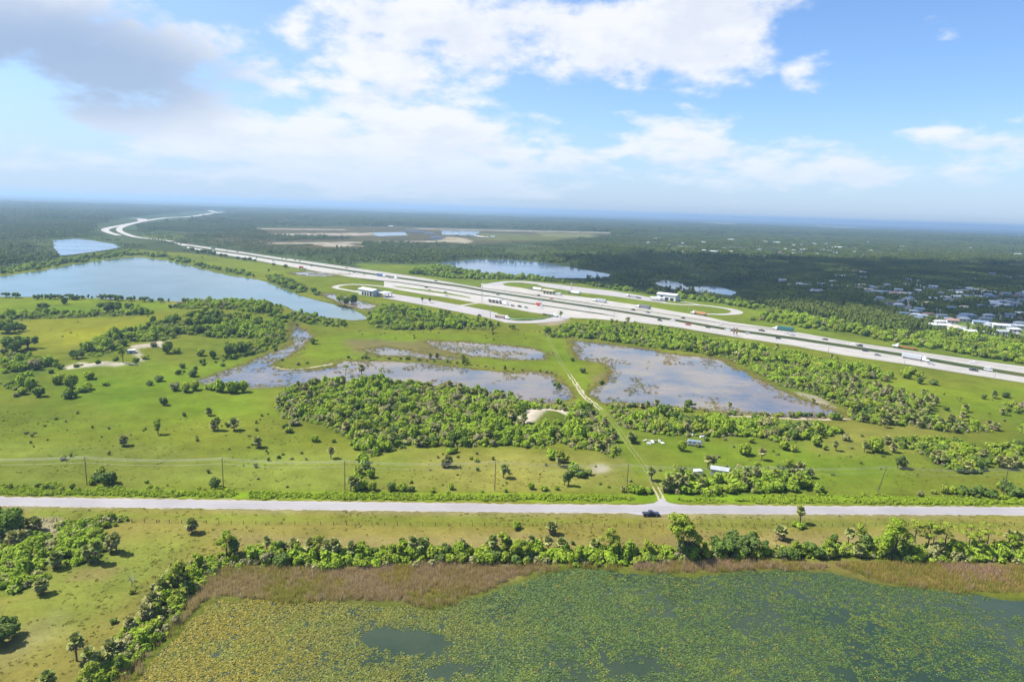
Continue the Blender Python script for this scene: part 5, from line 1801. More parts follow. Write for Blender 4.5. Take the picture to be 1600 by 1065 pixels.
WEED = [leafy(620 + i, 46, 'leaf_grass', .7, .16) for i in range(4)]
a, b = fill([(-300, 762), (0, 764.5), (400, 769.5), (800, 774), (990, 776), (1000, 781), (800, 781.5), (400, 777.5), (0, 771), (-300, 768)], 1.0, .25)
a2, b2 = fill([(1050, 779), (1200, 780), (1600, 782), (1900, 783), (1900, 789), (1600, 788), (1200, 785), (1060, 784)], 1.0, .25)
a3, b3 = fill([(-300, 752), (0, 755), (200, 759), (400, 765), (0, 764), (-300, 760)], 1.6, .45)
a4, b4 = fill([(1060, 772), (1600, 776), (1900, 778), (1900, 783), (1600, 782), (1200, 780)], 1.8, .45)
a = np.concatenate([a, a2, a3, a4])
b = np.concatenate([b, b2, b3, b4])
scatter('verge_weeds', np.stack([a, b, np.zeros(len(a))], 1), np.stack([.8 + .7 * RNG.random(len(a))] * 2 + [.5 + 1.0 * RNG.random(len(a))], 1), RNG.random(len(a)) * 6.28, RNG.integers(0, 4, len(a)), WEED,
        'lush bright green weeds in the roadside ditch')
TUFT = [leafy(640 + i, 16, 'leaf_tuft', .22, .15) for i in range(4)]
xs, ys = [], []
for poly, cell, thr in (([(0, 640), (430, 660), (560, 715), (1000, 720), (1600, 700), (1800, 720), (1800, 778), (1000, 768), (0, 755), (-200, 750), (-200, 640)], 2.2, .0),
                        ([(-100, 792), (400, 797), (800, 803), (1600, 808), (1800, 810), (1800, 862), (1000, 862), (340, 866), (240, 950), (130, 1070), (-50, 1070)], 1.35, .0)):
    a, b = fill(poly, cell, thr, 14, 97)
    kk = RNG.random(len(a)) < .10 + .55 * sstep(.42, .72, fbm(a, b, 25, 12, 4))
    a, b = a[kk], b[kk]
    xs.append(a)
    ys.append(b)
xs, ys = np.concatenate(xs), np.concatenate(ys)
kk = np.min(np.abs(xs[:, None] - TLa[None, ::4, 0]) + np.abs(ys[:, None] - TLa[None, ::4, 1]), 1) > 3
xs, ys = xs[kk], ys[kk]
scatter('grass', np.stack([xs, ys, hgt(xs, ys)], 1), .35 + .75 * RNG.random(len(xs)) ** 2, RNG.random(len(xs)) * 6.28, RNG.integers(0, 4, len(xs)), TUFT, 'rough tufts of pasture grass')


# ------------------------------------------------------------------ utility poles, wires, fence
POLES = [(136, 757, 43), (349, 760, 44), (539, 765, 44), (773, 766, 44), (979, 768, 42), (1177, 769, 40), (1371, 770, 42), (1568, 772, 40)]
pn = ['westernmost', 'second', 'third', 'fourth', 'fifth', 'sixth', 'leaning seventh', 'easternmost']
tops = []
for i, (px, py, h) in enumerate(POLES):
    x, y = G(px, py)
    H = h * mpp(px, py) / math.cos(math.atan2(CAM_H, math.hypot(x, y)))
    e = empty('utility_pole', x, y, 0)
    if i == 6:
        e.rotation_euler = (0, radians(11), 0)
    m = MB()
    m.tube((0, 0, -.3), (0, 0, H), .17, .11, 8)
    m.build('pole', 'cut_wood', e)
    m = MB()
    m.box(-.06, .06, -1.1, 1.1, H - .55, H - .42)
    m.build('crossarm', 'cut_wood', e)
    for s in (-1, 0, 1):
        m = MB()
        m.tube((0, s * 1.0, H - .42), (0, s * 1.0, H - .25), .06, .04, 6)
        m.build('insulator', 'galvanised', e)
    lx = math.sin(radians(11)) * H if i == 6 else 0
    tops.append((x + lx, y, H - .25))
    tag(e, '%s wooden utility pole in the row beside the near road' % pn[i], 'utility pole', 'utility poles along the near road')
x0, y0 = G(-260, 752)
tops = [(x0, y0, 9)] + tops + [(G(1850, 775)[0], G(1850, 775)[1], 9)]
pl = empty('power_line', tops[4][0], tops[4][1], 0)
for s, dz in ((-1, 0), (0, .1), (1, 0), (0, -1.9)):
    m = MB()
    for a, b in zip(tops[:-1], tops[1:]):
        pr = None
        for q in range(9):
            t = q / 8
            p = (a[0] + (b[0] - a[0]) * t - tops[4][0], a[1] + (b[1] - a[1]) * t + s - tops[4][1], a[2] + (b[2] - a[2]) * t + dz - 1.0 * 4 * t * (1 - t))
            if pr:
                m.tube(pr, p, .022, .022, 4, 0, False)
            pr = p
    m.build('wire', 'galvanised', pl)
tag(pl, 'thin sagging wires strung along the row of utility poles', 'power line')

fe = empty('wire_fence', *G(700, 819), 0)
fx, fy = fe.location.x, fe.location.y
fline = [(-50, 812), (400, 819), (700, 821), (1000, 822.5), (1300, 822), (1650, 820)]
fw = [np.array(G(*p)) for p in fline]
pm = MB().box(-.07, .07, -.07, .07, 0, 1.25).mesh('fence_post', ['cut_wood'])
tot = []
for a, b in zip(fw[:-1], fw[1:]):
    n = int(np.linalg.norm(b - a) / 4)
    for q in range(n):
        tot.append(a + (b - a) * q / n)
for p in tot:
    link('post', pm, fe, (p[0] - fx, p[1] - fy, 0))
for z in (.35, .7, 1.1):
    m = MB()
    for a, b in zip(fw[:-1], fw[1:]):
        m.tube((a[0] - fx, a[1] - fy, z), (b[0] - fx, b[1] - fy, z), .015, .015, 3, 0, False)
    m.build('wire', 'wire_metal', fe)
tag(fe, 'thin wire fence on wooden posts across the mown strip below the road', 'fence')
m = MB()
x, y = G(999.5, 824)
m.box(-.11, .11, -.11, .11, 0, 1.7)
tag(m.build('gate_post', 'cut_wood', loc=(x, y, 0)), 'thick dark wooden gate post standing below the parked pickup', 'post')


# ------------------------------------------------------------------ vehicles
def wheel_mesh(r, w, name='wheel'):
    m = MB()
    m.tube((0, -w / 2, 0), (0, w / 2, 0), r, r, 14, 0)
    m.tube((0, -w / 2 - .01, 0), (0, w / 2 + .01, 0), r * .55, r * .55, 10, 1)
    return m.mesh(name, ['tyre', 'hub'])


WH = {r: wheel_mesh(r, .24) for r in (.34, .40, .50)}
WH['t'] = wheel_mesh(.5, .5)


def car_template(kind, paint):
    """local +x is forward"""
    e = empty({'sedan': 'car', 'suv': 'car', 'van': 'van', 'pickup': 'pickup_truck'}[kind], 0, 0, 0)
    pm_ = 'paint_' + paint
    W = .92
    if kind == 'sedan':
        L = 2.35
        low = [(-L, .35), (-L, .85), (-L + .5, .95), (.9, .95), (L - .1, .78), (L, .6), (L, .35)]
        cab = [(-L + .55, .95), (-1.0, 1.42), (.25, 1.42), (1.05, .95)]
        wx, wr = (1.42, -1.38), .34
    elif kind == 'suv':
        L = 2.4
        low = [(-L, .4), (-L, 1.05), (1.0, 1.05), (L - .1, .9), (L, .7), (L, .4)]
        cab = [(-L + .05, 1.05), (-L + .25, 1.72), (.35, 1.72), (1.05, 1.05)]
        wx, wr = (1.45, -1.4), .40
    elif kind == 'van':
        L = 2.7
        W = 1.0
        low = [(-L, .4), (-L, 1.2), (1.8, 1.2), (L - .05, .95), (L, .75), (L, .4)]
        cab = [(-L + .02, 1.2), (-L + .1, 2.1), (1.1, 2.1), (1.85, 1.2)]
        wx, wr = (1.7, -1.7), .40
    else:
        L = 2.95
        W = 1.0
        low = [(-L, .5), (-L, 1.12), (-.95, 1.12), (-.95, 1.15), (1.35, 1.15), (L - .08, 1.05), (L, .85), (L, .5)]
        cab = [(-.95, 1.15), (-.8, 1.82), (.55, 1.82), (1.3, 1.15)]
        wx, wr = (1.85, -1.75), .40
    b = MB()
    b.prism(low, -W, W, 0)
    b.prism([(x * .97 if i in (1, 2) else x, z) for i, (x, z) in enumerate(cab)], -W + .12, W - .12, 0)
    b.build('body', pm_, e)
    g = MB()
    cx0, cx1 = cab[0][0], cab[-1][0]
    t0, t1 = cab[1][0], cab[2][0]
    zb, zt = cab[0][1], cab[1][1]
    ins = .1
    for s in (-1, 1):
        y = s * (W - .12 + .012)
        g.add([(cx0 + .25, y, zb + .06), (cx1 - .25, y, zb + .06), (t1 - .02, y, zt - .08), (t0 + .08, y, zt - .08)], [(0, 1, 2, 3)])
    g.build('side_window', 'window_glass', e)
    g = MB()
    y = W - .2
    g.add([(cx1 + .012, -y, zb + .05), (cx1 + .012, y, zb + .05), (t1 + .03, y, zt - .04), (t1 + .03, -y, zt - .04)], [(0, 1, 2, 3)])
    g.build('windscreen', 'window_glass', e)
    g = MB()
    g.add([(cx0 - .012, -y, zb + .08), (cx0 - .012, y, zb + .08), (t0 - .03, y, zt - .06), (t0 - .03, -y, zt - .06)], [(0, 1, 2, 3)])
    g.build('rear_window', 'window_glass', e)
    for x in wx:
        for s in (-1, 1):
            link('wheel', WH[wr], e, (x, s * (W - .1), wr))
    for s in (-1, 1):
        h = MB()
        h.box(L - .04, L + .02, s * .62 - .16, s * .62 + .16, .62, .78)
        h.build('headlight', 'lamp_clear', e)
        h = MB()
        h.box(-L - .02, -L + .04, s * .72 - .1, s * .72 + .1, .7, .95)
        h.build('tail_light', 'lamp_red', e)
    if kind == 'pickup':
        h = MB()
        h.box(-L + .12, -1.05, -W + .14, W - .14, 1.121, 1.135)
        h.build('cargo_bed', 'shade_panel', e)
    return e


def semi_template(paint, cabp='white', load='box'):
    e = empty('semi_truck', 0, 0, 0)
    t = MB()
    if load == 'box':
        t.box(-10.2, 4.0, -1.3, 1.3, 1.25, 4.05)
    elif load == 'dump':
        t.add([(-9.5, -1.1, 1.5), (3.2, -1.1, 1.5), (3.2, 1.1, 1.5), (-9.5, 1.1, 1.5), (-9.9, -1.35, 3.2), (3.6, -1.35, 3.2), (3.6, 1.35, 3.2), (-9.9, 1.35, 3.2)],
              [(0, 3, 2, 1), (4, 5, 6, 7), (0, 1, 5, 4), (1, 2, 6, 5), (2, 3, 7, 6), (3, 0, 4, 7)])
    elif load == 'tank':
        t.tube((-9.8, 0, 2.3), (3.6, 0, 2.3), 1.15, 1.15, 14)
    else:
        t.box(-9.8, 3.8, -1.25, 1.25, 1.2, 1.45)
    t.build('trailer', 'paint_' + paint, e)
    f = MB()
    f.box(-10.0, 9.2, -.45, .45, .85, 1.15)
    f.build('chassis', 'tyre', e)
    c = MB()
    c.prism([(4.6, 1.0), (4.6, 3.6), (5.4, 3.75), (6.9, 2.85), (7.1, 2.05), (9.3, 1.8), (9.5, 1.0)], -1.15, 1.15)
    c.build('cab', 'paint_' + cabp, e)
    g = MB()
    g.add([(6.98, -.95, 2.15), (6.98, .95, 2.15), (6.72, .95, 2.95), (6.72, -.95, 2.95)], [(0, 1, 2, 3)])
    g.build('windscreen', 'window_glass', e)
    for x in (8.3, 4.9, 3.7, -7.6, -8.8):
        for s in (-1, 1):
            link('wheel', WH['t'], e, (x, s * 1.0, .5))
    return e


def box_truck(paint):
    e = empty('box_truck', 0, 0, 0)
    MB().box(-4.2, 1.8, -1.2, 1.2, 1.0, 3.5).build('cargo_box', 'paint_' + paint, e)
    MB().prism([(1.95, .6), (1.95, 2.5), (2.9, 2.5), (3.5, 1.6), (4.2, 1.5), (4.2, .6)], -1.0, 1.0).build('cab', 'paint_white', e)
    g = MB()
    g.add([(3.47, -.85, 1.68), (3.47, .85, 1.68), (3.0, .85, 2.4), (3.0, -.85, 2.4)], [(0, 1, 2, 3)])
    g.build('windscreen', 'window_glass', e)
    for x in (3.0, -2.6):
        for s in (-1, 1):
            link('wheel', WH[.5], e, (x, s * .95, .5))
    return e


TEMPL = {}


def spawn(kind, paint, x, y, z, rz):
    key = (kind, paint)
    if key not in TEMPL:
        if kind in ('sedan', 'suv', 'van', 'pickup'):
            t = car_template(kind, paint)
        elif kind == 'boxtruck':
            t = box_truck(paint)
        else:
            t = semi_template(paint, 'white' if paint != 'white' else 'grey', {'semi': 'box', 'dump': 'dump', 'tank': 'tank', 'flatbed': 'flat'}[kind])
        TEMPL[key] = t
        t.location = (x, y, z)
        t.rotation_euler = (0, 0, rz)
        return t
    return clone(TEMPL[key], (x, y, z), rz)


def road_dir(px, py):
    a = G(px - 12, curve_y(MED, px - 12))
    b = G(px + 12, curve_y(MED, px + 12))
    return math.atan2(b[1] - a[1], b[0] - a[0])


NAMES = dict(sedan='sedan', suv='sport utility car', van='van', pickup='pickup', boxtruck='box truck', semi='box trailer truck', dump='dump trailer truck',
             tank='tanker truck', flatbed='flat trailer truck')
# carriageway: far = traffic towards the left, near = towards the right
VEH = dict(
    far=[(332, 389, 'semi', 'teal'), (354, 391.8, 'sedan', 'black'), (371, 393.9, 'suv', 'black'), (441, 404, 'sedan', 'grey'), (447, 404.8, 'sedan', 'black'), (461, 407, 'sedan', 'black'), (468, 408.6, 'suv', 'grey'), (541, 419, 'sedan', 'black'),
         (681, 439.8, 'pickup', 'grey'), (841, 462.3, 'suv', 'black'), (861, 467.6, 'sedan', 'red'), (936, 471.8, 'semi', 'silver'), (937, 478.2, 'sedan', 'white'), (989, 484.8, 'suv', 'black'),
         (1004, 481.5, 'semi', 'grey'), (1012, 488.8, 'sedan', 'blue'), (1067, 497.8, 'sedan', 'black'), (1091, 491.5, 'dump', 'orange'), (1125, 507.3, 'sedan', 'white'), (1190, 517.3, 'pickup', 'black'),
         (1222, 516.5, 'semi', 'teal'), (1228, 521.2, 'suv', 'white'), (1238, 524, 'sedan', 'silver'), (1289, 531, 'sedan', 'black'), (1333, 538.4, 'sedan', 'white'), (1343, 541, 'suv', 'black'), (1520, 567, 'sedan', 'white'),
         (1413, 544.5, 'flatbed', 'red')],
    near=[(401, 403.5, 'sedan', 'black'), (427, 408.2, 'sedan', 'grey'), (473, 419.6, 'dump', 'red'), (486.5, 415.9, 'sedan', 'black'), (546, 425.3, 'sedan', 'silver'), (553, 426.2, 'suv', 'grey'), (558, 427.4, 'sedan', 'white'), (569, 429, 'sedan', 'tan'),
          (596, 432, 'semi', 'blue'), (614, 435, 'flatbed', 'grey'), (618, 436.2, 'sedan', 'white'), (666, 449.6, 'suv', 'black'), (671, 453, 'sedan', 'tan'), (696, 457, 'sedan', 'grey'), (698, 462.4, 'sedan', 'silver'), (778, 460.8, 'sedan', 'grey'),
          (845, 470.8, 'pickup', 'silver'), (1031, 501.2, 'suv', 'black'), (1051, 501.5, 'pickup', 'white'), (1075, 508, 'pickup', 'red'), (1106, 512.2, 'sedan', 'black'), (1137, 516.4, 'pickup', 'white'),
          (1144, 516.6, 'suv', 'grey'), (1168, 521.5, 'sedan', 'silver'), (1216, 529.3, 'sedan', 'black'), (1352, 548.8, 'suv', 'black'), (1371, 555.4, 'sedan', 'grey'), (1431, 562.5, 'semi', 'silver'),
          (1455, 569.3, 'sedan', 'silver'), (1521, 579.3, 'pickup', 'black'), (1544, 579, 'van', 'white')])
for side, L_ in VEH.items():
    L_.sort(key=lambda v: v[0])
    for i, (px, py, kd, paint) in enumerate(L_):
        x, y = G(px, py)
        rd = road_dir(px, py)
        o = spawn(kd, paint, x, y, .12, rd + (pi if side == 'far' else 0))
        where = 'far carriageway' if side == 'far' else 'near carriageway'
        nm = '%s %s' % (paint, NAMES[kd])
        prev = L_[i - 1] if i else None
        ph = 'driving behind the %s %s' % (prev[3], NAMES[prev[2]].split(' with')[0]) if prev else 'leading the row'
        mark = min([('far left bend', 292), ('lone lake edge', 470), ('loop road end', 560), ('car park', 680), ('booth canopy', 790), ('highest light mast', 752), ('white weigh shed', 1040), ('brown road sign', 1148), ('sand-coloured verge', 1250),
                    ('white trailer gap', 1400), ('last light pole', 1554)], key=lambda q: abs(q[1] - px))[0]
        same = [v for v in L_ if v[2] == kd and v[3] == paint]
        k = same.index(L_[i])
        extra = '' if len(same) == 1 else ', %s such from the west' % NUM[k]
        tag(o, '%s on the %s of the highway%s' % (nm, where, extra), {'semi': 'semi truck', 'dump': 'semi truck', 'flatbed': 'semi truck', 'tank': 'tanker', 'boxtruck': 'truck', 'pickup': 'pickup truck', 'van': 'van'}.get(kd, 'car'),
            'vehicles on the highway')
# in the inspection station
ST = [(837, 453.4, 'semi', 'white', 0, 'white semi truck waiting by the far inspection booth'), (873, 461.2, 'boxtruck', 'silver', 0, 'silver box truck leaving the far inspection booth'),
      (896, 459, 'semi', 'white', 0, 'white semi truck on the far apron past the booth'), (987, 464.2, 'flatbed', 'grey', 0, 'flat grey trailer truck parked on the far loop'),
      (999, 466.2, 'sedan', 'black', 0, 'black sedan parked at the far white shed'), (790, 476.6, 'boxtruck', 'white', 1, 'white box truck just past the near booth'),
      (801, 478.6, 'suv', 'grey', 1, 'grey car second past the near booth'), (812, 479.6, 'suv', 'black', 1, 'black car third past the near booth'), (822, 481, 'sedan', 'green', 1, 'greenish sedan on the white near apron'),
      (843, 478.4, 'boxtruck', 'red', 1, 'red box truck on the edge of the white apron'), (846, 482.4, 'sedan', 'white', 1, 'white sedan alone on the near apron'),
      (785, 497.4, 'dump', 'tan', 1, 'tan trailer truck parked on the grass by the curved drive'), (860, 493.6, 'flatbed', 'grey', 1, 'dark flat trailer truck by the apron corner'),
      (749, 493.5, 'sedan', 'black', 1, 'black sedan alone at the car park edge')]
for px, py, kd, paint, near, lab in ST:
    x, y = G(px, py)
    o = spawn(kd, paint, x, y, .16, road_dir(px, py) + (0 if near else pi))
    tag(o, lab, 'semi truck' if kd in ('semi', 'dump', 'flatbed') else 'truck' if kd == 'boxtruck' else 'car', 'vehicles at the inspection station')
# the parked pickup in front
x, y = G(1017, 805.5)
o = car_template('pickup', 'navy')
o.location = (x, y, .07)
ra, rb = G(980, 796), G(1060, 796)
o.rotation_euler = (0, 0, math.atan2(rb[1] - ra[1], rb[0] - ra[0]))
for ch in [c for c in o.children if c.name.startswith('wheel')]:
    m = MB()
    m.tube((0, -.14, 0), (0, .14, 0), .25, .25, 10)
    m.build('rim', 'hub', ch)
for s in (-1, 1):
    m = MB()
    m.box(.95, 1.15, s * 1.0 - .02 if s > 0 else -1.2, 1.2 if s > 0 else -.98, 1.15, 1.32)
    m.build('mirror', 'paint_navy', o)
m = MB()
m.box(2.93, 3.05, -.95, .95, .48, .68)
m.build('bumper', 'hub', o)
m = MB()
m.box(-3.07, -2.93, -.95, .95, .48, .66)
m.build('bumper', 'hub', o)
tag(o, 'dark navy pickup truck parked on the shoulder of the near road', 'pickup truck')


# ------------------------------------------------------------------ buildings
def building(name, w, d, h, roof='gable', wall='white_wall', roofm='white_roof', rh=1.6, openings=(), over=.5, parent=None, windows=0):
    """w along local x, d along y; openings: (x centre, width, height, part name)"""
    e = empty(name, 0, 0, 0)
    a, b = w / 2, d / 2
    m = MB()
    m.box(-a, a, -b, b, 0, h)
    m.build('wall', wall, e)
    r = MB()
    if roof == 'gable':
        prof = [(-b - over, h + .02), (0, h + rh), (b + over, h + .02), (b + over, h + .22), (0, h + rh + .2), (-b - over, h + .22)]
        V = [(x, y, z) for x in (-a - over, a + over) for y, z in prof]
        n = 6
        F = [tuple(range(n))[::-1], tuple(range(n, 2 * n))] + [(i, (i + 1) % n, (i + 1) % n + n, i + n) for i in range(n)]
        r.add(V, F)
        g = MB()
        for x in (-a + .01, a - .01):
            g.add([(x, -b, h), (x, b, h), (x, 0, h + rh * .95)], [(0, 1, 2)])
        g.build('gable', wall, e)
    elif roof == 'hip':
        o_ = over
        k = min(b, a * .8)
        V = [(-a - o_, -b - o_, h + .02), (a + o_, -b - o_, h + .02), (a + o_, b + o_, h + .02), (-a - o_, b + o_, h + .02), (-a + k, 0, h + rh), (a - k, 0, h + rh)]
        r.add(V, [(0, 1, 5, 4), (1, 2, 5), (2, 3, 4, 5), (3, 0, 4), (3, 2, 1, 0)])
    else:
        r.box(-a - over, a + over, -b - over, b + over, h + .01, h + .4)
    r.build('roof', roofm, e)
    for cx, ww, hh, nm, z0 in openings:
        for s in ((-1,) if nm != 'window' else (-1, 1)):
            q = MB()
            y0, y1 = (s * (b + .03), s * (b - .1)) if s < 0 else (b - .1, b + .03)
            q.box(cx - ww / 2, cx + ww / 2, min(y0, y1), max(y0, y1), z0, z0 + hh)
            f = q.build(nm, 'window_glass' if nm == 'window' else 'shade_panel' if nm != 'door' else 'cut_wood', e)  # bays: dark panels on the closed wall, inner shade put into colour
    return e


def setat(e, px, py, rz, z=0.0):
    x, y = G(px, py)
    e.location = (x, y, z)
    e.rotation_euler = (0, 0, rz)
    return e


# near inspection shed with truck bays
rd = road_dir(580, 455)
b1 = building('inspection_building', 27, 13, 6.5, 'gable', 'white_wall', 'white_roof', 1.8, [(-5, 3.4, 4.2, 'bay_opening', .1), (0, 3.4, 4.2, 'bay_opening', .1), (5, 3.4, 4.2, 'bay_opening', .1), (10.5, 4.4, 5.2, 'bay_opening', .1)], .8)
setat(b1, 578, 461.0, rd)
tag(b1, 'long white truck shed with dark bays inside the near loop road', 'inspection shed')
b2 = empty('canopy', 0, 0, 0)
MB().box(-7.5, 7.5, -6, 6, 4.6, 5.4, 0, 0, .3).build('roof', 'white_roof', b2)
for sx in (-6.5, 0, 6.5):
    for sy in (-5, 5):
        MB().box(sx - .25, sx + .25, sy - .25, sy + .25, 0, 4.6).build('column', 'grey_wall', b2)
setat(b2, 601.5, 463.4, rd)
tag(b2, 'white flat canopy on posts beside the near inspection shed', 'canopy')
rd = road_dir(1045, 470)
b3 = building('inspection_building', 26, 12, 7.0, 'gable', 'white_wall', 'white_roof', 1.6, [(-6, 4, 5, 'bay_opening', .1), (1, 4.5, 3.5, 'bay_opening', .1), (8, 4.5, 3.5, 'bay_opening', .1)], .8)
setat(b3, 1044, 468.5, rd + .1)
tag(b3, 'white-walled truck shed with metal roof inside the far loop road', 'inspection shed')
b4 = empty('canopy', 0, 0, 0)
MB().box(-9, 9, -5, 5, 3.6, 4.2, 0, 0, .3).build('roof', 'white_roof', b4)
for sx in (-8, 0, 8):
    for sy in (-4.3, 4.3):
        MB().box(sx - .2, sx + .2, sy - .2, sy + .2, 0, 3.6).build('column', 'grey_wall', b4)
setat(b4, 1027, 469.5, rd + .5)
tag(b4, 'low white canopy joined to the west end of the far inspection shed', 'canopy')
for (px, py, L_, lab, tp) in ((773, 473.2, 21, 'long pale booth canopy across the near apron lanes', 'white_roof'), (857, 459.2, 20, 'tan booth canopy across the far apron lanes', 'tan_roof')):
    e = empty('booth_canopy', 0, 0, 0)
    MB().box(-L_ / 2, L_ / 2, -3.5, 3.5, 4.6, 5.4, 0, 0, .2).build('roof', tp, e)
    for k in range(4):
        xx = -L_ / 2 + 2.2 + k * (L_ - 4.4) / 3
        MB().box(xx - 1.1, xx + 1.1, -1.6, 1.6, 0, 3.0).build('booth', 'cream_wall', e)
        MB().box(xx - 1.13, xx + 1.13, -1.2, 1.2, 1.2, 2.4).build('window', 'window_glass', e)
        MB().box(xx - .25, xx + .25, -.25, .25, 3.0, 4.6).build('column', 'grey_wall', e)
    setat(e, px, py, road_dir(px, py))
    tag(e, lab, 'booth canopy')

# light masts and signs
def mast(px, py, hpx, lab, high=False, m='galvanised'):
    x, y = G(px, py)
    H = hpx * mpp(px, py)
    e = empty('light_mast' if high else 'street_lamp', x, y, 0, road_dir(min(px, 1700), py) + pi / 2)
    MB().tube((0, 0, 0), (0, 0, H), .32 if high else .2, .16 if high else .11, 7).build('pole', m, e)
    if high:
        MB().tube((0, 0, H - .6), (0, 0, H - .3), 1.1, 1.1, 10).build('lamp_ring', m, e)
    else:
        q = MB()
        q.tube((0, 0, H - .2), (2.4, 0, H + .2), .08, .06, 5)
        q.build('arm', m, e)
        MB().box(2.2, 3.1, -.18, .18, H + .12, H + .3).build('lamp_head', 'hub', e)
    tag(e, lab, 'light mast' if high else 'street lamp', 'lights along the highway')


for a in ((753, 473, 39, 'tallest light mast, rising beside the near booth canopy', True), (766, 497, 20, 'light mast on the curved end of the car park', True), (876, 456, 12, 'lamp beyond the far booth canopy'),
          (935, 452, 11, 'lamp on the far loop edge before the pines'), (959, 499, 12, 'lamp on the near verge opposite the bushes'), (983, 457, 9, 'lamp at the middle of the far loop edge'),
          (917, 480, 9, 'lamp in the median beside the silver trailer'), (1133, 477, 8, 'lamp beyond the round end of the far loop'), (1075, 486, 8, 'lamp on the grass inside the far loop'), (1294, 551, 10, 'lamp on the near verge after the brown sign'),
          (1413, 569, 10, 'lamp on the near verge by the silver trailer truck'), (1554, 592, 11, 'lamp on the near verge by the white van'), (694, 455, 8, 'lamp beside the slip lane before the booths'), (1282, 517, 10, 'lamp on the far verge among bushes')):
    mast(*a)


def sign(px, py, w, h, z, m, lab, cat='road sign', posts=2, turn=0.0):
    x, y = G(px, py)
    e = empty('road_sign', x, y, 0, road_dir(px, py) + turn)
    MB().box(-w / 2, w / 2, -.08, .08, z, z + h).build('panel', m, e)
    for s in ((-1, 1) if posts == 2 else (0,)):
        MB().box(s * w * .36 - .12, s * w * .36 + .12, .085, .3, 0, z + h * .8).build('post', 'galvanised', e)
    tag(e, lab, cat)


sign(430, 400, 11, 5, 2.5, 'sign_green', 'large green road sign on the far verge among pines', turn=-.5)
sign(1146.2, 524.5, 1.9, 5.2, 2.2, 'sign_brown', 'tall brown sign board, west one of the pair by the highway', turn=-.55)
sign(1150.6, 525.2, 1.9, 5.2, 2.2, 'sign_brown', 'tall brown sign board, east one of the pair by the highway', turn=-.55)
# communications gantry by the far apron
x, y = G(893, 455)
e = empty('signal_tower', x, y, 0, .3)
for k in range(4):
    MB().tube((cos(k * pi / 2) * 1.3, sin(k * pi / 2) * 1.3, 0), (cos(k * pi / 2) * .5, sin(k * pi / 2) * .5, 9), .12, .09, 5).build('leg', 'paint_red' if k % 2 else 'sign_white', e)
MB().box(-1.1, 1.1, -.5, .5, 8.6, 11.0).build('cabinet', 'sign_white', e)
tag(e, 'short red and white tower with a white cabinet by the far apron', 'tower')
# railing of the curved drive, pale green with dark planters
rl = smooth_line([G(*p) for p in [(790, 498.4), (800, 499.7), (815, 500.6), (830, 500.4), (845, 498.8), (858, 496.6), (864, 494.6)]], 4)
c0 = rl[len(rl) // 2]
e = empty('guard_rail', c0[0], c0[1], 0)
m = MB()
for a, b in zip(rl[:-1], rl[1:]):
    m.tube((a[0] - c0[0], a[1] - c0[1], 1.1), (b[0] - c0[0], b[1] - c0[1], 1.1), .32, .32, 4, 0, False)
m.build('rail', 'railing_green', e)
for p in rl[::1]:
    MB().box(p[0] - c0[0] - .12, p[0] - c0[0] + .12, p[1] - c0[1] - .12, p[1] - c0[1] + .12, 0, 1.1).build('post', 'sign_white', e)
tag(e, 'pale green guard rail following the curved drive of the car park', 'guard rail')
for k in range(7):
    x, y = G(808 + k * 3.3, 500.9)
    me_ = SHRUBS['dark'][k % 4]
    o = link('hedge_plant', me_, None, (x, y, 0), k, 1.1)
    tag(o, 'clipped dark hedge plant in the row behind the green rail, %s from the west' % NUM[k], 'hedge plant', 'hedge plants behind the green rail')

for pts in ([(1410, 444), (1480, 455), (1560, 466), (1640, 478)], [(1420, 456), (1500, 470), (1560, 482), (1640, 494)], [(1400, 488), (1450, 498), (1520, 514), (1620, 534)],
            [(1255, 450), (1330, 453), (1400, 464), (1440, 478)], [(1440, 446), (1425, 470), (1410, 498)], [(1540, 452), (1560, 490), (1590, 524)], [(1060, 384), (1240, 388), (1400, 396)]):
    ribbon('street_road', smooth_line([G(*p) for p in pts]), 7.0 if pts[0][1] > 400 else 12, 0.2, 'parking_concrete')
# ------------------------------------------------------------------ homestead objects in the pasture
rng = random.Random(5)
x, y = G(1124, 741)
e = building('shed', 6.8, 4.2, 2.5, 'gable', 'grey_wall', 'grey_roof', .8, [(1.0, .9, 1.9, 'door', .05)], .35)
setat(e, 1124, 741, -.35)
tag(e, 'small grey and white shed among palms and thickets near the road', 'shed')
e = building('shed', 3.2, 2.2, 1.6, 'flat', 'white_wall', 'white_roof', .3, [], .12)
setat(e, 1090, 741, .2)
tag(e, 'tiny white box shed left of the thicket palms', 'shed')
# trailer
e = empty('camper_trailer', 0, 0, 0)
MB().prism([(-3.3, .6), (-3.5, 1.6), (-3.0, 2.5), (2.8, 2.5), (3.4, 1.7), (3.2, .6)], -1.1, 1.1).build('body', 'paint_silver', e)
MB().box(-2.9, 2.7, -.95, .95, 2.5, 2.56).build('roof', 'blue_roof', e)
for xx in (-2, 0, 2):
    MB().box(xx - .45, xx + .45, -1.12, -1.05, 1.5, 2.0).build('window', 'window_glass', e)
for s in (-1, 1):
    link('wheel', WH[.34], e, (.3, s * 1.0, .34))
setat(e, 1085, 696, -.30)
tag(e, 'pale blue old camper trailer standing in the pasture', 'trailer')
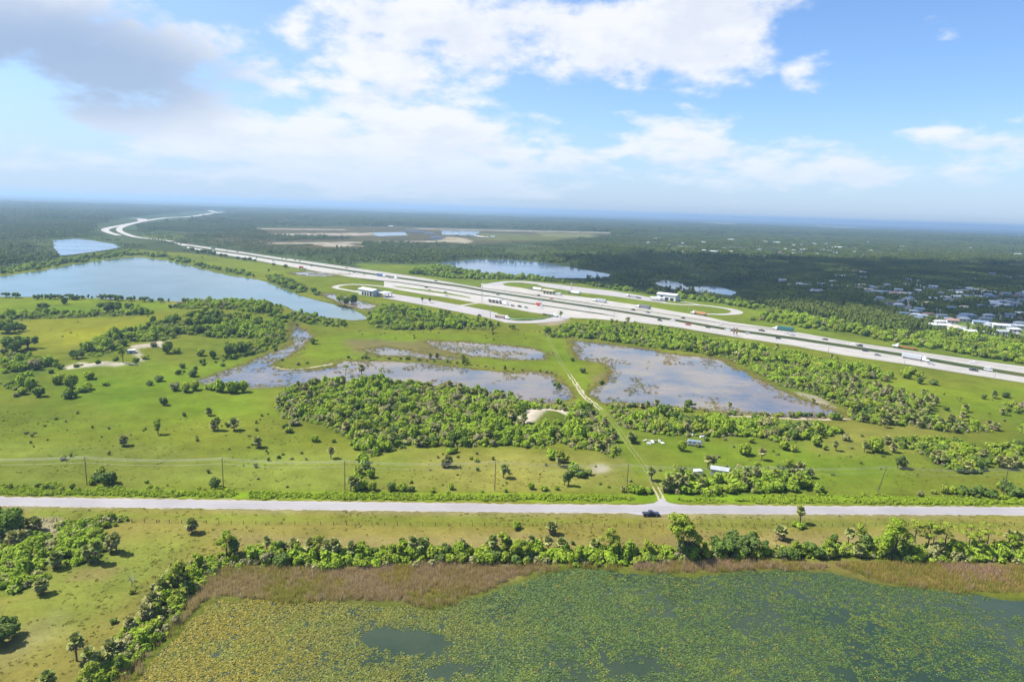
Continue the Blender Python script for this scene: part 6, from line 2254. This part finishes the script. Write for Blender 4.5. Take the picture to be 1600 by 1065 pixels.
# debris
x, y = G(1022, 691)
for k in range(7):
    m = MB()
    a, b = rng.uniform(.7, 1.3), rng.uniform(.4, .8)
    V = [(-a, -b, 0), (a, -b * .8, .1), (a * .8, b, .25), (-a * .9, b * .9, .15), (-a, -b, .12), (a, -b * .8, .22), (a * .8, b, .38), (-a * .9, b * .9, .28)]
    m.add(V, [(0, 3, 2, 1), (4, 5, 6, 7), (0, 1, 5, 4), (1, 2, 6, 5), (2, 3, 7, 6), (3, 0, 4, 7)])
    o = m.build('scrap_panel', 'sign_white', loc=(x + rng.uniform(-4.0, 4.5), y + rng.uniform(-1.6, 1.8), .15 + .1 * k), rz=rng.random() * 3)
    o.rotation_euler = (rng.uniform(-.5, .5), rng.uniform(-.5, .5), rng.random() * 3)
    tag(o, '%s white scrap sheet from the bottom of the pasture debris heap' % NUM[k], 'scrap panel', 'white scrap sheets in the debris heap')
for (px, py, lab) in ((1081, 679, 'white junk tub under the dark oak'), (1097, 683, 'white junk tub on the grass past the dark oak'), (1014, 693, 'white tub at the west end of the debris heap')):
    m = MB()
    m.box(-1.1, 1.1, -.6, .6, 0, .7, 0, 0, .12)
    m.box(-.8, .8, -.35, .35, .7, .74, 0)
    tag(m.build('junk_tub', 'sign_white', loc=(*G(px, py), 0), rz=rng.random() * 3), lab, 'tub')
e = building('hut', 5.0, 3.4, 2.2, 'gable', 'grey_wall', 'white_roof', .7, [(0, .9, 1.8, 'door', .05)], .3)
setat(e, 246, 493, .4)
tag(e, 'tiny white-roofed hut in the scrub below the big lake', 'hut')
e = building('hut', 5.0, 3.4, 2.2, 'flat', 'grey_wall', 'white_roof', .7, [(0, .9, 1.8, 'door', .05)], .3)
setat(e, 205, 552, .4)
tag(e, 'pale flat-roofed hut on the white sand bank', 'hut')

# ------------------------------------------------------------------ houses
H_ = []
for line in '''
1234 448 8 white|1247 446 7 white|1258 447 7 grey|1283 446 9 white|1303 449 19 white|1320 450 7 white|1343 452 8 tan|1356 455 14 tan|1385 458 19 blue|1409 461 15 tan|1374 468 9 blue|1393 476 17 red
1404 479 8 white|1271 458 6 white|1415 447 7 white|1409 493 8 blue|1440 451 12 white|1459 450 14 white|1455 454 10 blue|1480 457 14 white|1494 451 14 grey|1495 460 14 white|1510 465 20 blue
1511 453 12 grey|1525 455 10 grey|1537 458 10 tan|1551 459 8 white|1492 466 6 white|1537 467 12 white|1572 461 12 grey|1582 466 14 red|1595 462 14 blue|1554 477 20 white|1567 480 16 white
1566 473 22 grey|1581 482 14 blue|1585 476 16 grey|1456 469 10 white|1451 476 8 tan|1487 484 13 blue|1431 495 15 white|1431 500 14 blue|1452 494 18 red|1436 486 12 white|1511 495 18 white
1531 507 23 blue|1549 510 13 grey|1563 512 19 white|1577 513 12 blue|1575 495 20 grey|1455 511 8 white|1474 512 12 white|1490 515 14 tan|1514 522 9 white|1518 528 10 white|1496 519 8 white
1584 518 8 white|1562 522 20 grey|1083 391 12 white|1098 392 9 white|1143 375 14 white|1115 394 12 white|1066 380 4 white|1024 372 4 white|1013 379 4 white|1196 378 5 white|1214 380 16 white
1227 390 5 white|1296 393 8 white|1281 413 15 white|1273 429 16 white|1256 403 12 white|1264 405 8 blue|1307 388 14 white|1334 389 8 white|1358 379 5 white|1342 403 8 tan|1342 427 19 white
1313 433 20 white|1430 431 8 white|1438 441 6 white|1514 389 5 white|1567 402 8 white|1590 398 8 white|1551 429 10 blue|1568 435 18 grey|1594 434 14 white|1350 400 6 tan|1118 386 5 white
647 362 20 dark|670 364 18 dark|682 372 17 dark|752 370 13 tan|610 352.5 8 white|632 360 8 dark|640 358.5 9 dark|655 360 9 dark|662 362 8 dark|676 365 9 dark|684 369 10 dark|676 373 10 dark|690 371 9 dark|700 366 6 white|714 365 6 white|732 366 6 blue|745 368 6 white|760 370 7 tan|770 369 6 white|612 352 7 white|1222 440 5 white|1045 383 4 white|1160 392 5 white|1180 396 5 grey|1240 384 5 white|1270 380 4 white'''.replace('\n', '|').split('|'):
    if line.strip():
        a = line.split()
        H_.append((float(a[0]), float(a[1]), float(a[2]), a[3]))
_rs = random.Random(77)
_placed = [(a[0], a[1]) for a in H_]
for (poly, n, wr) in (([(1240, 440), (1330, 440), (1420, 446), (1600, 458), (1600, 520), (1480, 512), (1420, 490), (1360, 470), (1240, 452)], 54, (6, 12)),
                      ([(1000, 368), (1240, 376), (1420, 384), (1600, 396), (1600, 402), (1420, 398), (1240, 398), (1060, 396)], 34, (3.5, 6.5)),
                      ([(1330, 424), (1440, 430), (1600, 440), (1600, 448), (1440, 442), (1330, 436)], 12, (6, 10))):
    W = np.array(poly, float)
    c = 0
    g = 0
    while c < n and g < 5000:
        g += 1
        x, y = _rs.uniform(W[:, 0].min(), W[:, 0].max()), _rs.uniform(W[:, 1].min(), W[:, 1].max())
        if sdist(W, np.array([x]), np.array([y]), 1)[0] > 0 and min((x - a) ** 2 / 4 + (y - b) ** 2 * 3 for a, b in _placed) > (13 if wr[0] > 5 else 6):
            H_.append((x, y, _rs.uniform(*wr), _rs.choice(['white', 'white', 'grey', 'grey', 'blue', 'tan', 'grey', 'red'])))
            _placed.append((x, y))
            c += 1
HT = {}
rows = {}
for i, (px, py, wpx, col_) in enumerate(H_):
    W_ = max(11.0, min(34, 1.0 * wpx * mpp(px, py)))
    big = W_ > 26
    key = (col_, round(W_ / 5), i % 2)
    D_ = min(W_ * .5, 15)
    rx = rng.uniform(-.35, .25) - .12
    if key not in HT:
        wl = rng.choice(['white_wall', 'cream_wall', 'white_wall', 'grey_wall'])
        nwin = 3 if W_ < 20 else 5
        ops = [(-W_ / 2 + (k + .5) * W_ / nwin, 1.2, 1.2, 'window' if k != 1 else 'door', 1.0 if k != 1 else .1) for k in range(nwin)]
        ops = [(a, b, c if n != 'door' else 2.1, n, z) for a, b, c, n, z in ops]
        e = building('house', W_, D_, 3.0 if not big else 4.5, 'gable' if i % 2 else 'hip', wl, col_ + '_roof', 1.5 if not big else 2.2, ops, .6)
        HT[key] = e
    else:
        e = clone(HT[key], (0, 0, 0), 0)
    setat(e, px, py, rx)
    rows.setdefault((('large ' if big else 'small ' if W_ < 13 else 'medium ') + col_, col_ == 'dark'), []).append((px, py, e))
LANDW = [(n, *G(a, b)) for n, a, b in [('the far inspection shed', 1044, 468), ('the small pond', 1090, 447), ('the wide belt of dark oaks', 1450, 415), ('the longest white house', 1303, 449),
                                       ('the red-roofed pair', 1393, 476), ('the eastern mobile homes', 1567, 478), ('the blue-roofed yard', 1531, 507), ('the bright corner row', 1475, 512),
                                       ('the white warehouse', 1281, 413), ('the green lot', 1487, 484), ('the pale north clearing', 1143, 375), ('the western hamlet', 1083, 391), ('the far east hamlet', 1567, 400),
                                       ('the middle hamlet', 1307, 388), ('the cleared building site', 680, 368), ('the lone house on the lawn', 1342, 427)]]
for (lk, dark), L_ in rows.items():
    label_all([(e, '%s-roofed %s' % (lk, 'hall' if dark else 'house'), *G(px, py)) for px, py, e in L_], 'house', 'houses of the suburb')

# remove the stuff patches that would stand inside houses
hx = np.array([G(a, b) for a, b, c, d in H_])
Pp, Ss, Rr_, Ii = GROVE
keepi = []
for i, p in enumerate(Pp):
    q = hx - np.array(p[:2])
    # clear ground at and just in front of each house so that it shows
    if not np.any((np.abs(q[:, 0]) < 13) & (q[:, 1] > -6) & (q[:, 1] < 24)):
        keepi.append(i)
scatter('suburb_trees', [Pp[i] for i in keepi], [Ss[i] for i in keepi], [Rr_[i] for i in keepi], [Ii[i] for i in keepi], OAKP, 'dark oaks crowded between and around the suburb houses')

# ------------------------------------------------------------------ the cumulus that shades the woods to the right, high above and out of the picture
SH = np.array(GP([(835, 424), (900, 402), (1000, 392), (1250, 404), (1420, 408), (1700, 412), (1700, 540), (1560, 512), (1450, 500), (1350, 492), (1200, 478), (1080, 468), (930, 446), (860, 436)]))
CH = 1500.0
off = SUN_V[:2] / SUN_V[2] * CH
gx, gy = np.meshgrid(np.arange(SH[:, 0].min(), SH[:, 0].max(), 62), np.arange(SH[:, 1].min(), SH[:, 1].max(), 62))
gx = (gx + RNG.uniform(-.5, .5, gx.shape) * 40).ravel()
gy = (gy + RNG.uniform(-.5, .5, gy.shape) * 40).ravel()
s_ = sdist(SH, gx, gy, 5)
k = s_ > 15
m = MB()
rr = random.Random(3)
for x, y, s in zip(gx[k], gy[k], s_[k]):
    r = rr.uniform(38, 62)
    m.add(*ball((x + off[0], y + off[1], CH + rr.uniform(0, min(90, s * .5))), (r, r, r * .6), 10, 6, rr))


def cloud_fn(t, o):
    d = t.node('ShaderNodeBsdfDiffuse', Color=(.9, .9, .92, 1))
    tr = t.node('ShaderNodeBsdfTranslucent', Color=(.9, .9, .92, 1))
    tp = t.node('ShaderNodeBsdfTransparent')
    m1 = t.node('ShaderNodeMixShader', i0=.5)
    t.l.new(d.outputs[0], m1.inputs[1])
    t.l.new(tr.outputs[0], m1.inputs[2])
    m2 = t.node('ShaderNodeMixShader', i0=.60)
    t.l.new(m1.outputs[0], m2.inputs[1])
    t.l.new(tp.outputs[0], m2.inputs[2])
    t.l.new(m2.outputs[0], o.inputs[0])


mat('cloud', cloud_fn)
tag(m.build('cloud', 'cloud'), 'white cumulus cloud above the woods', None, None, 'structure')


# ------------------------------------------------------------------ haze: one even box of air from below the ground to just above the camera
def haze_fn(t, o):
    v = t.node('ShaderNodeVolumePrincipled', Color=(0.42, 0.62, 0.86, 1), Density=HAZE_D)
    v.inputs['Anisotropy'].default_value = 0.25
    t.l.new(v.outputs[0], o.inputs['Volume'])


HAZE_D = 0.000115
mat('haze', haze_fn)
hb = MB()
hb.box(-64000, 64000, -64000, 64000, -4, 125)
tag(hb.build('haze', 'haze'), 'pale blue air over the whole plain', None, None, 'stuff')
